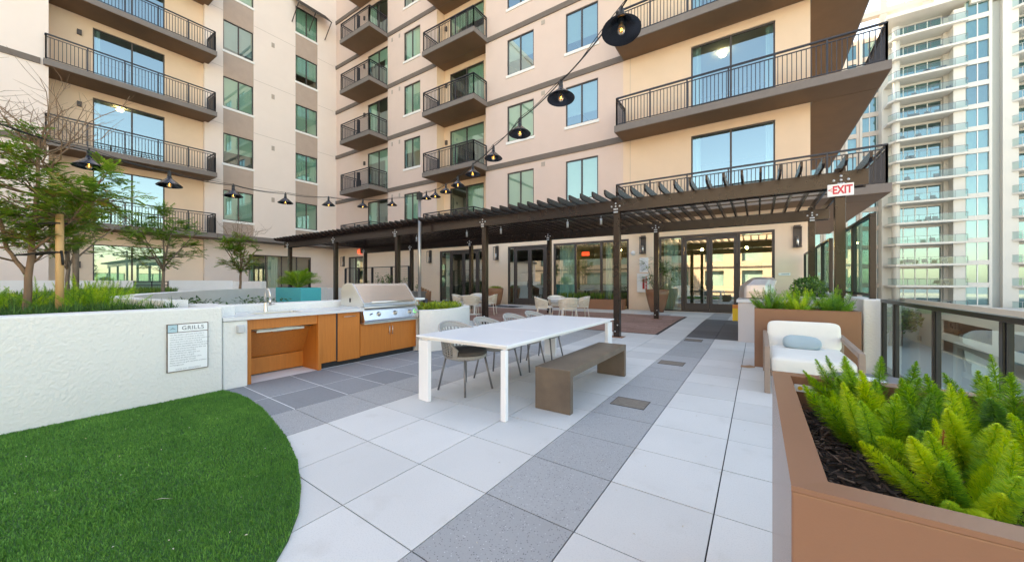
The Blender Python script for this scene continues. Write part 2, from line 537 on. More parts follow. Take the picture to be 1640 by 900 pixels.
# artificial turf -------------------------------------------------
tb = MB(); tb.use("turf_base")
poly = turf_edge + [(-5.51, -4)]
tb.prism(poly[::-1], .001, .012)
tbo = struct(tb, "turf_base")
tw = MB(); tw.use("turf_blade")
rg = random.Random(5)
cnt = 0
while cnt < 190000:
    y = 1.85 - 3.2 * rg.random() ** 1.15
    x = -5.5 + 4.1 * rg.random()
    if not in_turf(x, y): continue
    d = math.hypot(x, y)
    if d > 3.2 and rg.random() < .35: continue
    cnt += 1
    h = rg.uniform(.010, .021); w = rg.uniform(.0020, .0036) * (1 if d < 3 else 1.5)
    a = rg.uniform(0, 2 * PI); la = rg.uniform(0, 2 * PI); ln = rg.uniform(.002, .011)
    dx, dy = math.cos(a) * w, math.sin(a) * w
    tw.tone = min(1, max(0, rg.gauss(.46, .17) + .22 * mnoise.noise(Vector((x * 2.2, y * 2.2, 0))) + .16 * mnoise.noise(Vector((x * 9, y * 5, 3))) ))
    tw.poly([(x - dx, y - dy, .010), (x + dx, y + dy, .010), (x + math.cos(la) * ln, y + math.sin(la) * ln, .012 + h)])
tag(tw.build("turf"), "short bright green artificial turf with a curved edge", "turf", kind="stuff")
for i in range(70):     # tiny pale petals and one dry leaf on the turf
    pass
pt = MB(); pt.use("debris")
for i in range(60):
    x, y = rg.uniform(-5, -1.9), rg.uniform(0, 1.7)
    if not in_turf(x, y): continue
    a = rg.uniform(0, 6.28); s_ = rg.uniform(.003, .008)
    c, sn = math.cos(a) * s_, math.sin(a) * s_
    pt.poly([(x - c, y - sn, .036), (x + sn * .5, y - c * .5, .040), (x + c, y + sn, .037), (x - sn * .5, y + c * .5, .038)])
x, y = -3.02, .62
pt.poly([(x, y, .04), (x + .03, y + .035, .046), (x + .085, y + .075, .04), (x + .045, y + .03, .05)])
tag(pt.build("fallen_petals"), "tiny pale petals and leaf bits scattered on the turf", "petals", kind="stuff")

# ================================================================== BUILDING
LV = [4.4, 8.17, 11.95, 15.72, 19.49, 23.26, 27.03]      # slab tops
SL = .28
ZT = 34  # unseen building top, raised to keep the sun off the terrace
YF, XL = 17.1, -29.47
bld = thing("apartment_building", "pinkish stucco apartment building with brown bands and dark railed balconies around the terrace", "building", (-14, 17.1, 0))

def MY(Y): return lambda s, z, d: (s, Y + d, z)            # facade facing -Y
def MX(X): return lambda s, z, d: (X - d, s, z)            # facade facing +X
def wall(mb, mp, s0, s1, z0, z1, ops, reveal=.16):
    ss = sorted({s0, s1, *[o[0] for o in ops], *[o[1] for o in ops]})
    zs = sorted({z0, z1, *[o[2] for o in ops], *[o[3] for o in ops]})
    ss = [s for s in ss if s0 <= s <= s1]; zs = [z for z in zs if z0 <= z <= z1]
    for a, b in zip(ss[:-1], ss[1:]):
        for c, d in zip(zs[:-1], zs[1:]):
            m_, n_ = (a + b) / 2, (c + d) / 2
            if any(o[0] < m_ < o[1] and o[2] < n_ < o[3] for o in ops): continue
            mb.poly([mp(a, c, 0), mp(b, c, 0), mp(b, d, 0), mp(a, d, 0)])
    for a, b, c, d in ops:
        r = reveal
        mb.poly([mp(a, c, 0), mp(a, d, 0), mp(a, d, r), mp(a, c, r)])
        mb.poly([mp(b, c, 0), mp(b, c, r), mp(b, d, r), mp(b, d, 0)])
        mb.poly([mp(a, d, 0), mp(b, d, 0), mp(b, d, r), mp(a, d, r)])
        mb.poly([mp(a, c, 0), mp(a, c, r), mp(b, c, r), mp(b, c, 0)])

# ---- window families.  local frame: x along the wall, y into the wall, z up; origin at the lower left corner
def make_window(w, h, split=.5, pane="pane_green", sill=True, blind=1.0, name="window", fr=.055, curtain=None):
    f = MB(); f.use("frame_dark")
    d0, d1 = .035, .11
    f.box((0, d0, 0), (fr, d1, h)); f.box((w - fr, d0, 0), (w, d1, h))
    f.box((fr, d0, 0), (w - fr, d1, fr)); f.box((fr, d0, h - fr), (w - fr, d1, h))
    splits = split if hasattr(split, '__len__') else [split]
    for sp in splits:
        f.box((w * sp - .035, d0 + .003, fr), (w * sp + .035, d1 - .003, h - fr))
    fo = f.build(name)
    p = MB(); p.poly([(fr, .07, fr), (w - fr, .07, fr), (w - fr, .07, h - fr), (fr, .07, h - fr)])
    po = p.build("pane", pane); po.parent = fo
    if blind > 0:
        b = MB(); zb = h - fr - (h - 2 * fr) * blind
        n = int((h - zb) / .05)
        for i in range(n):        # slats
            z = zb + (h - fr - zb) * i / n
            dz = (h - fr - zb) / n
            b.poly([(fr, .150, z), (w - fr, .150, z), (w - fr, .128, z + dz * .93), (fr, .128, z + dz * .93)])
        bo = b.build("blind", "blind"); bo.parent = fo
    if curtain:
        c = MB()
        for a, e in curtain:
            n = max(6, int((e - a) * w / .05))
            P = [(w * a + (e - a) * w * i / n, .22 + .035 * math.sin(i * 1.9)) for i in range(n + 1)]
            for q, r_ in zip(P[:-1], P[1:]):
                c.smooth = True
                c.poly([(q[0], q[1], 0.02), (r_[0], r_[1], 0.02), (r_[0], r_[1], h - .03), (q[0], q[1], h - .03)])
        co = c.build("curtain", "curtain"); co.parent = fo
    if sill:
        s_ = MB(); s_.box((-.06, -.045, -.15), (w + .06, .03, -.003))
        so = s_.build("sill", "sill_white"); so.parent = fo
    return fo
def put(proto, mp_kind, at, s, z, first):
    o = proto if first else copy_tree(proto, None)
    loc = Vector((s, at, z)) if mp_kind == 'Y' else Vector((at, s, z))
    o.parent = bld
    o.location = loc - Vector((-14, 17.1, 0))
    o.rotation_euler = (0, 0, 0 if mp_kind == 'Y' else PI / 2)
    return o
def series(protos, mp_kind, at, items):
    used = set()
    for (k, s, z) in items:
        put(protos[k], mp_kind, at, s, z, k not in used); used.add(k)

HEADS = [l - SL - .36 for l in LV]          # head of the openings under slab i
ops_main, ops_recess, ops_door1, ops_left, ops_lrec = [], [], [], [], []
WH = 2.02
# main facade columns
rw = random.Random(3)
c3 = [make_window(1.65, WH, .5, "pane_green", blind=b, curtain=c) for b, c in ((1.0, None), (.45, None), (0, [(.02, .98)]))]
it = []
for i in range(1, 6):
    z = HEADS[i] - WH; ops_main.append((-20.65, -19.0, z, z + WH)); it.append(([0, 2, 1, 0, 2, 1][i], -20.65, z))
series(c3, 'Y', YF, it)
c4 = [make_window(1.75, WH, .5, pn, blind=b) for pn, b in (("pane_green", 1.0), ("pane_blue", .6))]
it = []
for i in range(1, 6):
    z = HEADS[i] - WH; ops_main.append((-11.82, -10.07, z, z + WH)); it.append((0 if i in (1, 2) else 1, -11.82, z))
series(c4, 'Y', YF, it)
c5 = [make_window(1.73, WH, .5, pn, blind=b) for pn, b in (("pane_green", 1.0), ("pane_blue", .75))]
it = []
for i in range(1, 6):
    z = HEADS[i] - WH; ops_main.append((-8.17, -6.44, z, z + WH)); it.append((0 if i == 1 else 1, -8.17, z))
series(c5, 'Y', YF, it)
# big balcony doors
DH = lambda i: HEADS[i] - LV[i - 1]
cb = make_window(2.9, DH(1), .5, "pane_blue", sill=False, blind=0, name="balcony_door", curtain=[(.02, .12), (.9, .98)])
it = []
for i in range(1, 5):
    z = LV[i - 1]; ops_main.append((-2.34, .56, z, HEADS[i])); it.append((0, -2.34, z))
series([cb], 'Y', YF, it)
cd = [make_window(2.85, DH(1), .5, "pane_green", sill=False, blind=b, name="balcony_door", curtain=c) for b, c in ((.3, [(.02, .15)]), (0, [(.5, .98)]))]
it = []
for i in range(1, 6):
    z = LV[i - 1]; ops_recess.append((-16.9, -14.05, z, HEADS[i])); it.append((i % 2, -16.9, z))
series(cd, 'Y', 17.78, it)
ce = [make_window(2.66, DH(1), .5, "pane_green", sill=False, blind=b, name="balcony_door", curtain=c) for b, c in ((.25, [(.7, .98)]), (0, [(.02, .3)]))]
it = []
for i in range(1, 6):
    z = LV[i - 1]; ops_door1.append((-25.15, -22.49, z, HEADS[i])); it.append((i % 2, -25.15, z))
series(ce, 'Y', 17.3, it)
# left wing
cl = [make_window(1.76, WH, .5, pn, blind=b) for pn, b in (("pane_green", 1.0), ("pane_blue", .9), ("pane_green", .6))]
it = []
for i in range(1, 6):
    z = HEADS[i] - WH; ops_left.append((9.44, 11.2, z, z + WH)); it.append(([0, 0, 2, 0, 1, 0][i], 9.44, z))
    ops_left.append((14.02, 15.70, z, z + WH))
series(cl, 'X', XL, it)
cm = [make_window(1.68, WH, .5, "pane_green", blind=b, curtain=c) for b, c in ((1.0, None), (.7, None), (0, [(.02, .98)]))]
series(cm, 'X', XL, [([0, 0, 2, 0, 1, 2][i], 14.02, HEADS[i] - WH) for i in range(1, 6)])
cn = make_window(2.88, DH(1), .52, "pane_blue", sill=False, blind=0, name="balcony_door", curtain=[(.02, .10)])
it = []
for i in range(1, 5):
    z = LV[i - 1]; ops_lrec.append((3.74, 6.62, z, HEADS[i])); it.append((0, 3.74, z))
series([cn], 'X', -29.75, it)
# ground floor of the left wing
z0 = .1
cg = make_window(2.88, 3.3, .52, "pane_green", sill=False, blind=.98, name="patio_door")
ops_lrec.append((3.74, 6.62, z0, z0 + 3.3)); series([cg], 'X', -29.75, [(0, 3.74, z0)])
ch = make_window(4.3, 3.2, [.25, .5, .75], "pane_door", sill=False, blind=0, name="patio_door", curtain=[(.3, .45), (.02, .08)])
ops_left.append((10.9, 15.2, z0, z0 + 3.2)); series([ch], 'X', XL, [(0, 10.9, z0)])

# ground floor doors of the main facade
def storefront(x0, x1, head, mull, leaves, curtains, pane="pane_door"):
    """mull: x of full height mullions ; leaves: (a,b,handle_x) door leaves"""
    w = x1 - x0; h = head - .1
    ox = x0
    f = MB(); f.use("frame_dark")
    f.box((0, .03, 0), (.09, .15, h)); f.box((w - .09, .03, 0), (w, .15, h)); f.box((.09, .03, h - .1), (w - .09, .15, h))
    f.box((.09, .03, 0), (w - .09, .15, .05))
    for m_ in mull: f.box((m_ - x0 - .05, .033, .05), (m_ - x0 + .05, .147, h - .1))
    fo = f.build("entrance_doors" if leaves else "shop_window")
    segs = [x0] + list(mull) + [x1]
    for a, b in zip(segs[:-1], segs[1:]):
        if any(l[0] <= (a + b) / 2 <= l[1] for l in leaves): continue
        p = MB(); p.poly([(a - x0, .09, .05), (b - x0, .09, .05), (b - x0, .09, h - .1), (a - x0, .09, h - .1)])
        po = p.build("pane", pane); po.parent = fo
    for a, b, hx in leaves:
        a -= x0; b -= x0; hx_ = hx - x0
        l = MB(); l.use("frame_dark"); zt = h - .12; s_ = .11
        l.box((a + .006, .04, .06), (a + s_, .10, zt)); l.box((b - s_, .04, .06), (b - .006, .10, zt))
        l.box((a + s_, .04, .06), (b - s_, .10, .36)); l.box((a + s_, .04, zt - .13), (b - s_, .10, zt))
        l.use(pane); l.poly([(a + s_, .07, .36), (b - s_, .07, .36), (b - s_, .07, zt - .13), (a + s_, .07, zt - .13)])
        l.use("kick_black")
        l.tube([(hx_, .04, .98), (hx_, -.03, .98), (hx_, -.03, 1.32), (hx_, .04, 1.32)], .016, 6)
        l.box((a + s_, .105, 1.0), (b - s_, .13, 1.07))
        lo = l.build("door_leaf"); lo.parent = fo
    if curtains:
        c = MB(); c.smooth = True
        for a, e in curtains:
            a -= x0; e -= x0
            n = max(8, int((e - a) / .045))
            P = [(a + (e - a) * i / n, .42 + .05 * math.sin(i * 1.7)) for i in range(n + 1)]
            for q, r_ in zip(P[:-1], P[1:]):
                c.poly([(q[0], q[1], 0.03), (r_[0], r_[1], 0.03), (r_[0], r_[1], h - .03), (q[0], q[1], h - .03)])
        co = c.build("curtain", "curtain"); co.parent = fo
    fo.parent = bld
    fo.location = Vector((ox, YF, .1)) - Vector((-14, 17.1, 0))
    ops_g.append((x0, x1, .1, head))
ops_g = []
HG = 3.36
storefront(-3.64, .55, HG, (-2.68, -.62), [(-2.62, -1.65, -1.75), (-1.65, -.68, -1.55)], [(-3.5, -2.9)])
storefront(-8.88, -4.96, HG, (-7.65, -6.3), [], [(-8.7, -7.8), (-6.2, -5.9)])
storefront(-11.79, -9.05, HG, (-11.35, -9.35), [(-11.3, -10.35, -10.45), (-10.35, -9.4, -10.25)], [(-11.7, -11.45)])
storefront(-17.17, -13.36, HG, (-16.25, -14.0), [(-16.2, -15.13, -15.23), (-15.13, -14.06, -15.03)], [(-17.0, -16.4)])
storefront(-27.4, -25.4, HG, (-26.5,), [], [(-27.3, -26.8), (-26.2, -25.8)])

# walls
wg = MB(); wg.use("stucco_beige")
wall(wg, MY(YF), XL, 1.60, -.3, LV[0] - SL, ops_g, .12)
wg.build("ground_wall", None, bld)
wm = MB(); wm.use("stucco_pink")
up = LV[0] - SL
wall(wm, MY(YF), -22.44, -17.42, up, ZT, [o for o in ops_main if -22 < o[0] < -17.5])
wall(wm, MY(YF), -13.37, -5.22, up, ZT, [o for o in ops_main if -13 < o[0] < -5.3])
wm.build("facade_wall", None, bld)
wc = MB(); wc.use("stucco_cream_warmlit")
wall(wc, MY(YF), -5.22, 1.60, up, ZT, [o for o in ops_main if o[0] > -5])
wall(wc, MY(17.78), -17.42, -13.37, up, ZT, ops_recess)
wc.poly([(-17.42, YF, up), (-17.42, 17.78, up), (-17.42, 17.78, ZT), (-17.42, YF, ZT)])
wc.poly([(-13.37, YF, up), (-13.37, YF, ZT), (-13.37, 17.78, ZT), (-13.37, 17.78, up)])
wc.use("stucco_pink")
wall(wc, MY(17.3), XL, -22.44, up, ZT, ops_door1)
wc.use("stucco_cream_warmlit")
wc.poly([(-22.44, YF, up), (-22.44, YF, ZT), (-22.44, 17.3, ZT), (-22.44, 17.3, up)])
wc.poly([(1.6, YF, -.3), (1.6, 112, -.3), (1.6, 112, ZT), (1.6, YF, ZT)])  # unseen side wall, run far back to shade the parking deck
wc.build("recess_wall", None, bld)
wl_ = MB(); wl_.use("stucco_pale")
wall(wl_, MX(XL), 8.45, 17.3, up, ZT, [o for o in ops_left if o[2] > 3.9])
wall(wl_, MX(XL), 8.45, 17.1, -.3, up, [o for o in ops_left if o[2] < 3.9])
wl_.poly([(XL, 8.45, -.3), (XL, 8.45, ZT), (-29.75, 8.45, ZT), (-29.75, 8.45, -.3)])
wall(wl_, MX(-28.2), -14, 2.14, -.3, ZT, [])
wl_.poly([(-28.2, 2.14, -.3), (-29.75, 2.14, -.3), (-29.75, 2.14, ZT), (-28.2, 2.14, ZT)])
wl_.build("wing_wall", None, bld)
wr = MB(); wr.use("stucco_cream_warmlit")
wall(wr, MX(-29.75), 2.14, 8.45, up, ZT, [o for o in ops_lrec if o[2] > 3.9])
wr.use("stucco_beige")
wall(wr, MX(-29.75), 2.14, 8.45, -.3, up, [o for o in ops_lrec if o[2] < 3.9])
wr.build("recess_wall", None, bld)
# tan panels between the stacked windows
for s0, s1 in ((9.44, 11.2), (14.02, 15.70)):
    for i in range(1, 6):
        zb = up + .02 if i == 1 else HEADS[i - 1] + .004
        zt_ = HEADS[i] - WH - .153
        tp = MB(); tp.use("stucco_tan"); tp.box((XL + .003, s0, zb), (XL + .012, s1, zt_)); tp.build("wall_panel", None, bld)
# bands
for i in range(0, 7):
    z1 = LV[i]; z_ = z1 - SL
    for a_, b_ in (((XL + .002, 17.22, z_), (-26.08, 17.4, z1 - .003)), ((-22.41, YF - .06, z_), (-17.45, YF + .02, z1)), ((-13.34, YF - .06, z_), (-5.2, YF + .02, z1)), ((-28.14, -14, z_), (-28.22, 1.9, z1))):
        bd = MB(); bd.use("band_brown"); bd.box(a_, b_); bd.build("facade_band", None, bld)
# small vents in the stucco
for i in range(1, 6):
    zz = HEADS[i] + .12
    for a_, b_ in (((-22.0, YF - .02, zz - .25), (-21.86, YF + .01, zz + .02)), ((-21.2, YF - .02, zz - .25), (-21.06, YF + .01, zz + .02)), ((-9.6, YF - .02, zz - .12), (-9.38, YF + .01, zz + .1)), ((XL - .01, 12.35, zz - .45), (XL + .02, 12.55, zz - .12))):
        vt = MB(); vt.use("vent_tan"); vt.box(a_, b_); vt.build("wall_vent", None, bld)
for i in range(0, 6):
    zj = LV[i] - .1
    for a_, b_ in (((XL + .0005, 8.46, zj), (XL + .003, 9.43, zj + .02)), ((XL + .0005, 11.22, zj), (XL + .003, 14.0, zj + .02)), ((XL + .0005, 15.72, zj), (XL + .003, 17.05, zj + .02))):
        j_ = MB(); j_.use("vent_tan"); j_.box(a_, b_); j_.build("control_joint", None, bld)
for x in (-3.2, ):
    j_ = MB(); j_.use("vent_tan"); j_.box((-4.9, YF - .003, LV[0] + .01), (-4.885, YF - .0005, LV[4])); j_.build("control_joint", None, bld)
# inner shell so that the rooms are not open to the sky
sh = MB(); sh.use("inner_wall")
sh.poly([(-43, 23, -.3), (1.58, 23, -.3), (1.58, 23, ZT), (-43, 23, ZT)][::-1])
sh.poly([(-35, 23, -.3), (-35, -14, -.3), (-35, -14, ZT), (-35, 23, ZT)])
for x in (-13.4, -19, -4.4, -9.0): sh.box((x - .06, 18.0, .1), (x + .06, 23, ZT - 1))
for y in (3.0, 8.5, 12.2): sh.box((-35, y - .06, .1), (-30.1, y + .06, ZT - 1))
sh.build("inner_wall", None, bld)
fl = MB(); fl.use("inner_floor")
for i in range(-1, 7):
    z1 = LV[i] if i >= 0 else .095
    fl.box((-29.2, 17.95, z1 - .26), (1.55, 23, z1 - .01))
    fl.box((-35, -14, z1 - .26), (-29.95, 23, z1 - .01))
fl.build("inner_floor", None, bld)
rf = MB(); rf.use("stucco_pale")
rf.box((-44, 16.9, ZT), (1.8, 112, ZT + .6)); rf.box((-44, -14, ZT), (-28, 16.9, ZT + .6))  # roof out of view, stretched backwards to cast shade over the parking deck
rf.poly([(-44, 112, -9), (-44, -14, -9), (-44, -14, ZT), (-44, 112, ZT)]); rf.poly([(-44, 112, -9), (-44, 112, ZT), (1.6, 112, ZT), (1.6, 112, -9)])
rf.poly([(-44, -14, -9), (-28.2, -14, -9), (-28.2, -14, ZT), (-44, -14, ZT)])
rf.poly([(1.6, 17.1, -9), (1.6, 112, -9), (1.6, 112, -.3), (1.6, 17.1, -.3)])
rf.build("roof", None, bld)
# a few silhouettes of furniture and hanging lights in the ground floor rooms
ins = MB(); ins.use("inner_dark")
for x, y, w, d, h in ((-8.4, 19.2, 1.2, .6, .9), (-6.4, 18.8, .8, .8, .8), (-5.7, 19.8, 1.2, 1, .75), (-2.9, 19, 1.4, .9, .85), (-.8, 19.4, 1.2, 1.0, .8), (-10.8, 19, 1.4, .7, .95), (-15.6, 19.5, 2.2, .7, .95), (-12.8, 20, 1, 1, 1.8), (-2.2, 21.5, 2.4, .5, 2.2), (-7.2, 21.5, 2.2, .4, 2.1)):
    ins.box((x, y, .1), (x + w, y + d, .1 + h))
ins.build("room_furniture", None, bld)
hl = MB(); hl.use("pendant_glow")
for x, y, z in ((-5.9, 18.9, 3.0), (-5.5, 18.9, 2.95), (-5.25, 19.1, 3.05), (-6.6, 19.3, 3.0), (-2.2, 19.6, 2.9), (-.4, 19.6, 2.9)):
    hl.lathe([(.001, -.06), (.05, -.03), (.06, .01), (.04, .05), (.001, .06)], (x, y, z), 10)
hl.build("pendant_lamp", None, bld)
hl = MB()
# ceiling lamps seen through upper doors (lit)
hl.use("ceiling_glow")
for x, y, z in ((-29.75 - 1.6, 5.0, LV[2] - SL - .15), (-1.3, 18.9, LV[2] - SL - .12), (-1.0, 18.9, LV[3] - SL - .1)):
    hl.lathe([(.001, -.08), (.13, -.06), (.17, 0), (.16, .04)], (x, y, z), 14)
hl.build("ceiling_lamp", None, bld)

# ---- balconies
def picket_rail(mb, pts, zb, H_=1.2, sp=.125, post=1.45):
    """railing along a plan polyline"""
    for (x0, y0), (x1, y1) in zip(pts[:-1], pts[1:]):
        L_ = math.hypot(x1 - x0, y1 - y0)
        mb.bar((x0, y0, zb + H_), (x1, y1, zb + H_), .07, .055)
        mb.bar((x0, y0, zb + H_ - .13), (x1, y1, zb + H_ - .13), .035, .03)
        mb.bar((x0, y0, zb + .07), (x1, y1, zb + .07), .035, .03)
        n = max(1, round(L_ / post)); k = max(1, round(L_ / sp))
        for i in range(n + 1):
            t = i / n; mb.bar((x0 + (x1 - x0) * t, y0 + (y1 - y0) * t, zb), (x0 + (x1 - x0) * t, y0 + (y1 - y0) * t, zb + H_), .05)
        for i in range(1, k):
            t = i / k; mb.bar((x0 + (x1 - x0) * t, y0 + (y1 - y0) * t, zb + .07), (x0 + (x1 - x0) * t, y0 + (y1 - y0) * t, zb + H_ - .13), .024)
def slab(mb, a, b, z):
    """slab with a lighter fascia: box with brown soffit"""
    x0, y0 = a; x1, y1 = b
    mb.use("slab_grey"); mb.box((x0, y0, z - SL), (x1, y1, z))
    mb.use("soffit_brown"); mb.box((x0 + .05, y0 + .05, z - SL - .012), (x1 - .03, y1 - .03, z - SL + .01))
def balcony(kind, z):
    s_ = MB(); r_ = MB(); r_.use("rail_metal"); e = .07
    if kind == 'left':
        slab(s_, (-29.74, 1.98), (-27.98, 8.66), z)
        picket_rail(r_, [(-29.7, 2.05), (-28.05, 2.05), (-28.05, 8.58), (-29.4, 8.58)], z)
        r_.box((-28.9, 8.52, z + .05), (-28.12, 8.64, z + .95))
    elif kind == 'c1':
        slab(s_, (-26.05, 15.55), (-22.42, 17.28), z)
        picket_rail(r_, [(-25.98, 17.25), (-25.98, 15.62), (-22.49, 15.62), (-22.49, 17.05)], z, sp=.12)
        r_.bar((-23.9, 15.7, z), (-23.9, 15.7, z + 1.1), .25, .04)
    elif kind == 'c2':
        slab(s_, (-17.4, 15.80), (-13.2, 17.09), z); s_.use("soffit_brown")
        s_.box((-17.4, 17.093, z - SL), (-13.39, 17.77, z - .004))
        picket_rail(r_, [(-17.33, 17.1), (-17.33, 15.87), (-13.28, 15.87), (-13.28, 17.05)], z, sp=.12)
    else:
        slab(s_, (-5.2, 15.75), (3.42, 17.09), z)
        s_.use("slab_grey"); s_.box((1.62, 17.093, z - SL + .001), (3.42, 27.5, z - .001))
        s_.use("soffit_brown"); s_.box((1.66, 17.1, z - SL - .012), (3.37, 27.4, z - SL + .01))
        picket_rail(r_, [(-5.12, 17.05), (-5.12, 15.83), (3.32, 15.83), (3.32, 27.3)], z, sp=.13)
    so = s_.build("balcony", None, bld)
    ro = r_.build("balcony_railing", None, so)
    return so
for z in LV[1:6]: balcony('left', z)
balcony('left', LV[0])
for z in LV[0:6]: balcony('c1', z)
for z in LV[0:6]: balcony('c2', z)
for z in LV[0:5]: balcony('big', z)
# ground floor canopy around the inner corner
cp = MB(); cp.use("slab_grey")
cp.box((-29.45, 8.68, LV[0] - SL), (-27.98, 17.08, LV[0] - .003))
cp.box((-27.975, 15.58, LV[0] - SL + .001), (-26.07, 17.08, LV[0] - .004))
cp.box((-22.40, 15.58, LV[0] - SL + .001), (-17.42, 17.08, LV[0] - .004))
cp.box((-28.2, -14, LV[0] - SL), (-27.9, 1.96, LV[0]))
cp.build("canopy", None, bld)
# wall lights beside balcony doors
wlm = MB(); wlm.use("frame_dark")
for z in LV[1:5]:
    wlm.box((-29.75 + .01, 3.18, z + 2.45), (-29.62, 3.34, z + 2.7))
    wlm.box((-17.38, 17.55, z + 2.3), (-17.22, 17.68, z + 2.6)) if False else wlm.box((-17.25, 17.66, z + 2.3), (-17.1, 17.77, z + 2.58))
    wlm.box((-25.55, 17.18, z + 2.3), (-25.40, 17.29, z + 2.58))
wlm.box((-29.74, 3.05, 2.1), (-29.6, 3.3, 2.45))
wlm.build("wall_light", None, bld)
# tall glass lanterns on the ground floor wall
def lantern(x, z0_, z1_):
    m_ = MB(); m_.use("frame_dark"); w = .24; y0, y1 = YF - .24, YF - .02
    for a in (x - w / 2, x + w / 2 - .02):
        for b in (y0, y1 - .02): m_.box((a, b, z0_), (a + .02, b + .02, z1_))
    m_.box((x - w / 2 - .01, y0 - .01, z1_), (x + w / 2 + .01, y1, z1_ + .025)); m_.box((x - w / 2 - .01, y0 - .01, z0_ - .025), (x + w / 2 + .01, y1, z0_))
    m_.box((x - .1, YF - .03, z0_ - .03), (x + .1, YF - .002, z1_ + .1))
    o = m_.build("wall_lantern", None, bld)
    l = MB(); l.use("steel_soft"); l.tube([(x, (y0 + y1) / 2, z0_), (x, (y0 + y1) / 2, z0_ + (z1_ - z0_) * .5)], .045, 8); l.build("candle_tube", None, o)
for x in (-28.0, -18.0, -12.52, -4.3, 1.22): lantern(x, 2.66, 3.36)
sm = MB(); sm.use("frame_dark")
for x in (-22.6, -18.7, -15.15, -10.1, -5.88, -1.6): sm.box((x - .22, YF - .06, 3.64), (x + .22, YF - .002, 3.82))
sm.build("wall_downlight", None, bld)
eg = MB(); eg.use("red_glow"); eg.box((-26.0, YF - .09, 3.62), (-25.55, YF - .03, 3.86)); eg.build("exit_lamp", None, bld)
eg = MB(); eg.use("red_glow"); eg.box((-7.75, 18.2, 2.75), (-7.35, 18.24, 2.95)); eg.build("exit_lamp", None, bld)
ds = MB(); ds.use("paint_white"); ds.lathe([(.001, -.09), (.08, -.07), (.11, 0)], (0, 0, 0), 16, M=Matrix.Translation((-4.76, YF - .005, 2.68)) @ Matrix.Rotation(R(90), 4, 'X').inverted())
ds.build("sounder", None, bld)

# sun shade over a top floor window of the left wing
def awning(y0, y1, z, name="window_awning"):
    a = MB(); a.use("frame_dark")
    X0 = XL + .03; X1 = XL + 1.05; zt, zb_ = z, z - .95
    def P(t, y): return (X0 + (X1 - X0) * t, y, zt + (zb_ - zt) * t)
    n = 34
    for i in range(n):
        t = i / n
        a.bar(P(t, y0), P(t, y1), .05, .012, up=(.3, 0, 1))
    a.bar(P(0, y0), P(1, y0), .05); a.bar(P(0, y1), P(1, y1), .05); a.bar(P(1, y0), P(1, y1), .05)
    for y in (y0, (y0 + y1) / 2, y1):
        a.bar(P(.98, y), (X0, y, z - 2.0), .05)
    a.build(name, None, bld)
awning(13.75, 16.3, HEADS[5] + .55)
awning(9.1, 11.7, HEADS[5] + 1.6)

db = MB(); db.use("debris"); rg = random.Random(88)
for i in range(150):
    x = rg.uniform(-4.2, .0); y = rg.uniform(.9, 9)
    if in_turf(x, y): continue
    a = rg.uniform(0, 6.28); q = rg.uniform(.004, .012); c_, s_ = math.cos(a) * q, math.sin(a) * q
    z = gz(y) + .003
    db.poly([(x - c_, y - s_, z), (x + s_ * .4, y - c_ * .4, z + .003), (x + c_, y + s_, z), (x - s_ * .4, y + c_ * .4, z + .002)])
for m_ in (): pass
tag(db.build("leaf_debris"), "tiny dry leaf bits scattered over the pale paving", "leaf litter", kind="stuff")
# ================================================================== PERGOLA
pg = thing("pergola", "long dark brown timber pergola with slatted roof and bolted posts in front of the doors", "pergola", (-9, 11, 0))
PX = [1.25, -2.86, -6.98, -11.1, -15.2, -19.25]
for yb in (8.9, 13.1):
    for x in PX:
        m = MB(); m.box((x - .075, yb - .075, gz(yb)), (x + .075, yb + .075, 3.42))
        po = m.build("post", "pergola_wood", pg, bevel=.006)
        b = MB(); b.use("bolt_steel")
        for dx in (-.10, 0, .10):
            for dz in (-.19, -.12, -.05, .02):
                if dx and dz > .01: continue
                for sgn in (-1,):
                    Mx = Matrix.Translation((x + dx * (1 if dz > -.1 else .35), yb - .128, 3.24 + dz)) @ Matrix.Rotation(R(90), 4, 'X')
                    b.lathe([(.022, 0), (.022, .012), (.001, .016)], (0, 0, 0), 8, M=Mx)
        for dx, dz in ((-.03, .14), (.03, .30)):
            Mx = Matrix.Translation((x + dx, yb - .077, gz(yb) + dz)) @ Matrix.Rotation(R(90), 4, 'X')
            b.lathe([(.016, 0), (.016, .012), (.001, .016)], (0, 0, 0), 8, M=Mx)
        b.build("bolt", None, po)
        b = MB(); b.use("planter_rust"); b.box((x - .16, yb - .14, gz(yb) + .001), (x + .16, yb + .14, gz(yb) + .012)); b.build("base_plate", None, po)
    for sgn in (-1, 1):
        m = MB(); m.use("pergola_wood")
        ya = yb + sgn * .101
        m.box((-19.6, ya - .025, 3.06), (1.62, ya + .025, 3.345)); m.build("beam", None, pg, bevel=.006)
x = -19.45
while x < 1.6:
    m = MB(); dz = random.uniform(-.004, .004); y1 = 14.55 + random.uniform(-.01, .01)
    m.extrude([(x - .02, 8.25, 3.40), (x - .02, 8.25, 3.49 + dz), (x - .02, y1, 3.49 + dz), (x - .02, y1, 3.348), (x - .02, 8.36, 3.348)], (.04, 0, 0))
    m.build("rafter", "pergola_wood", pg)
    x += .30
for yy in (10.2, 11.8, 14.3):
    m = MB(); m.box((-19.5, yy - .02, 3.497), (1.6, yy + .02, 3.53)); m.build("cross_slat", "pergola_wood", pg)
for x in (-5.0, -7.6, -9.2, -12.0, -3.9):      # small hanging fittings under the slats
    m = MB(); m.use("steel_soft"); m.tube([(x, 10.6, 3.34), (x, 10.6, 3.26)], .008, 6); m.tube([(x, 10.6, 3.26), (x, 10.6, 3.08)], .035, 10); m.build("spot_lamp", None, pg)

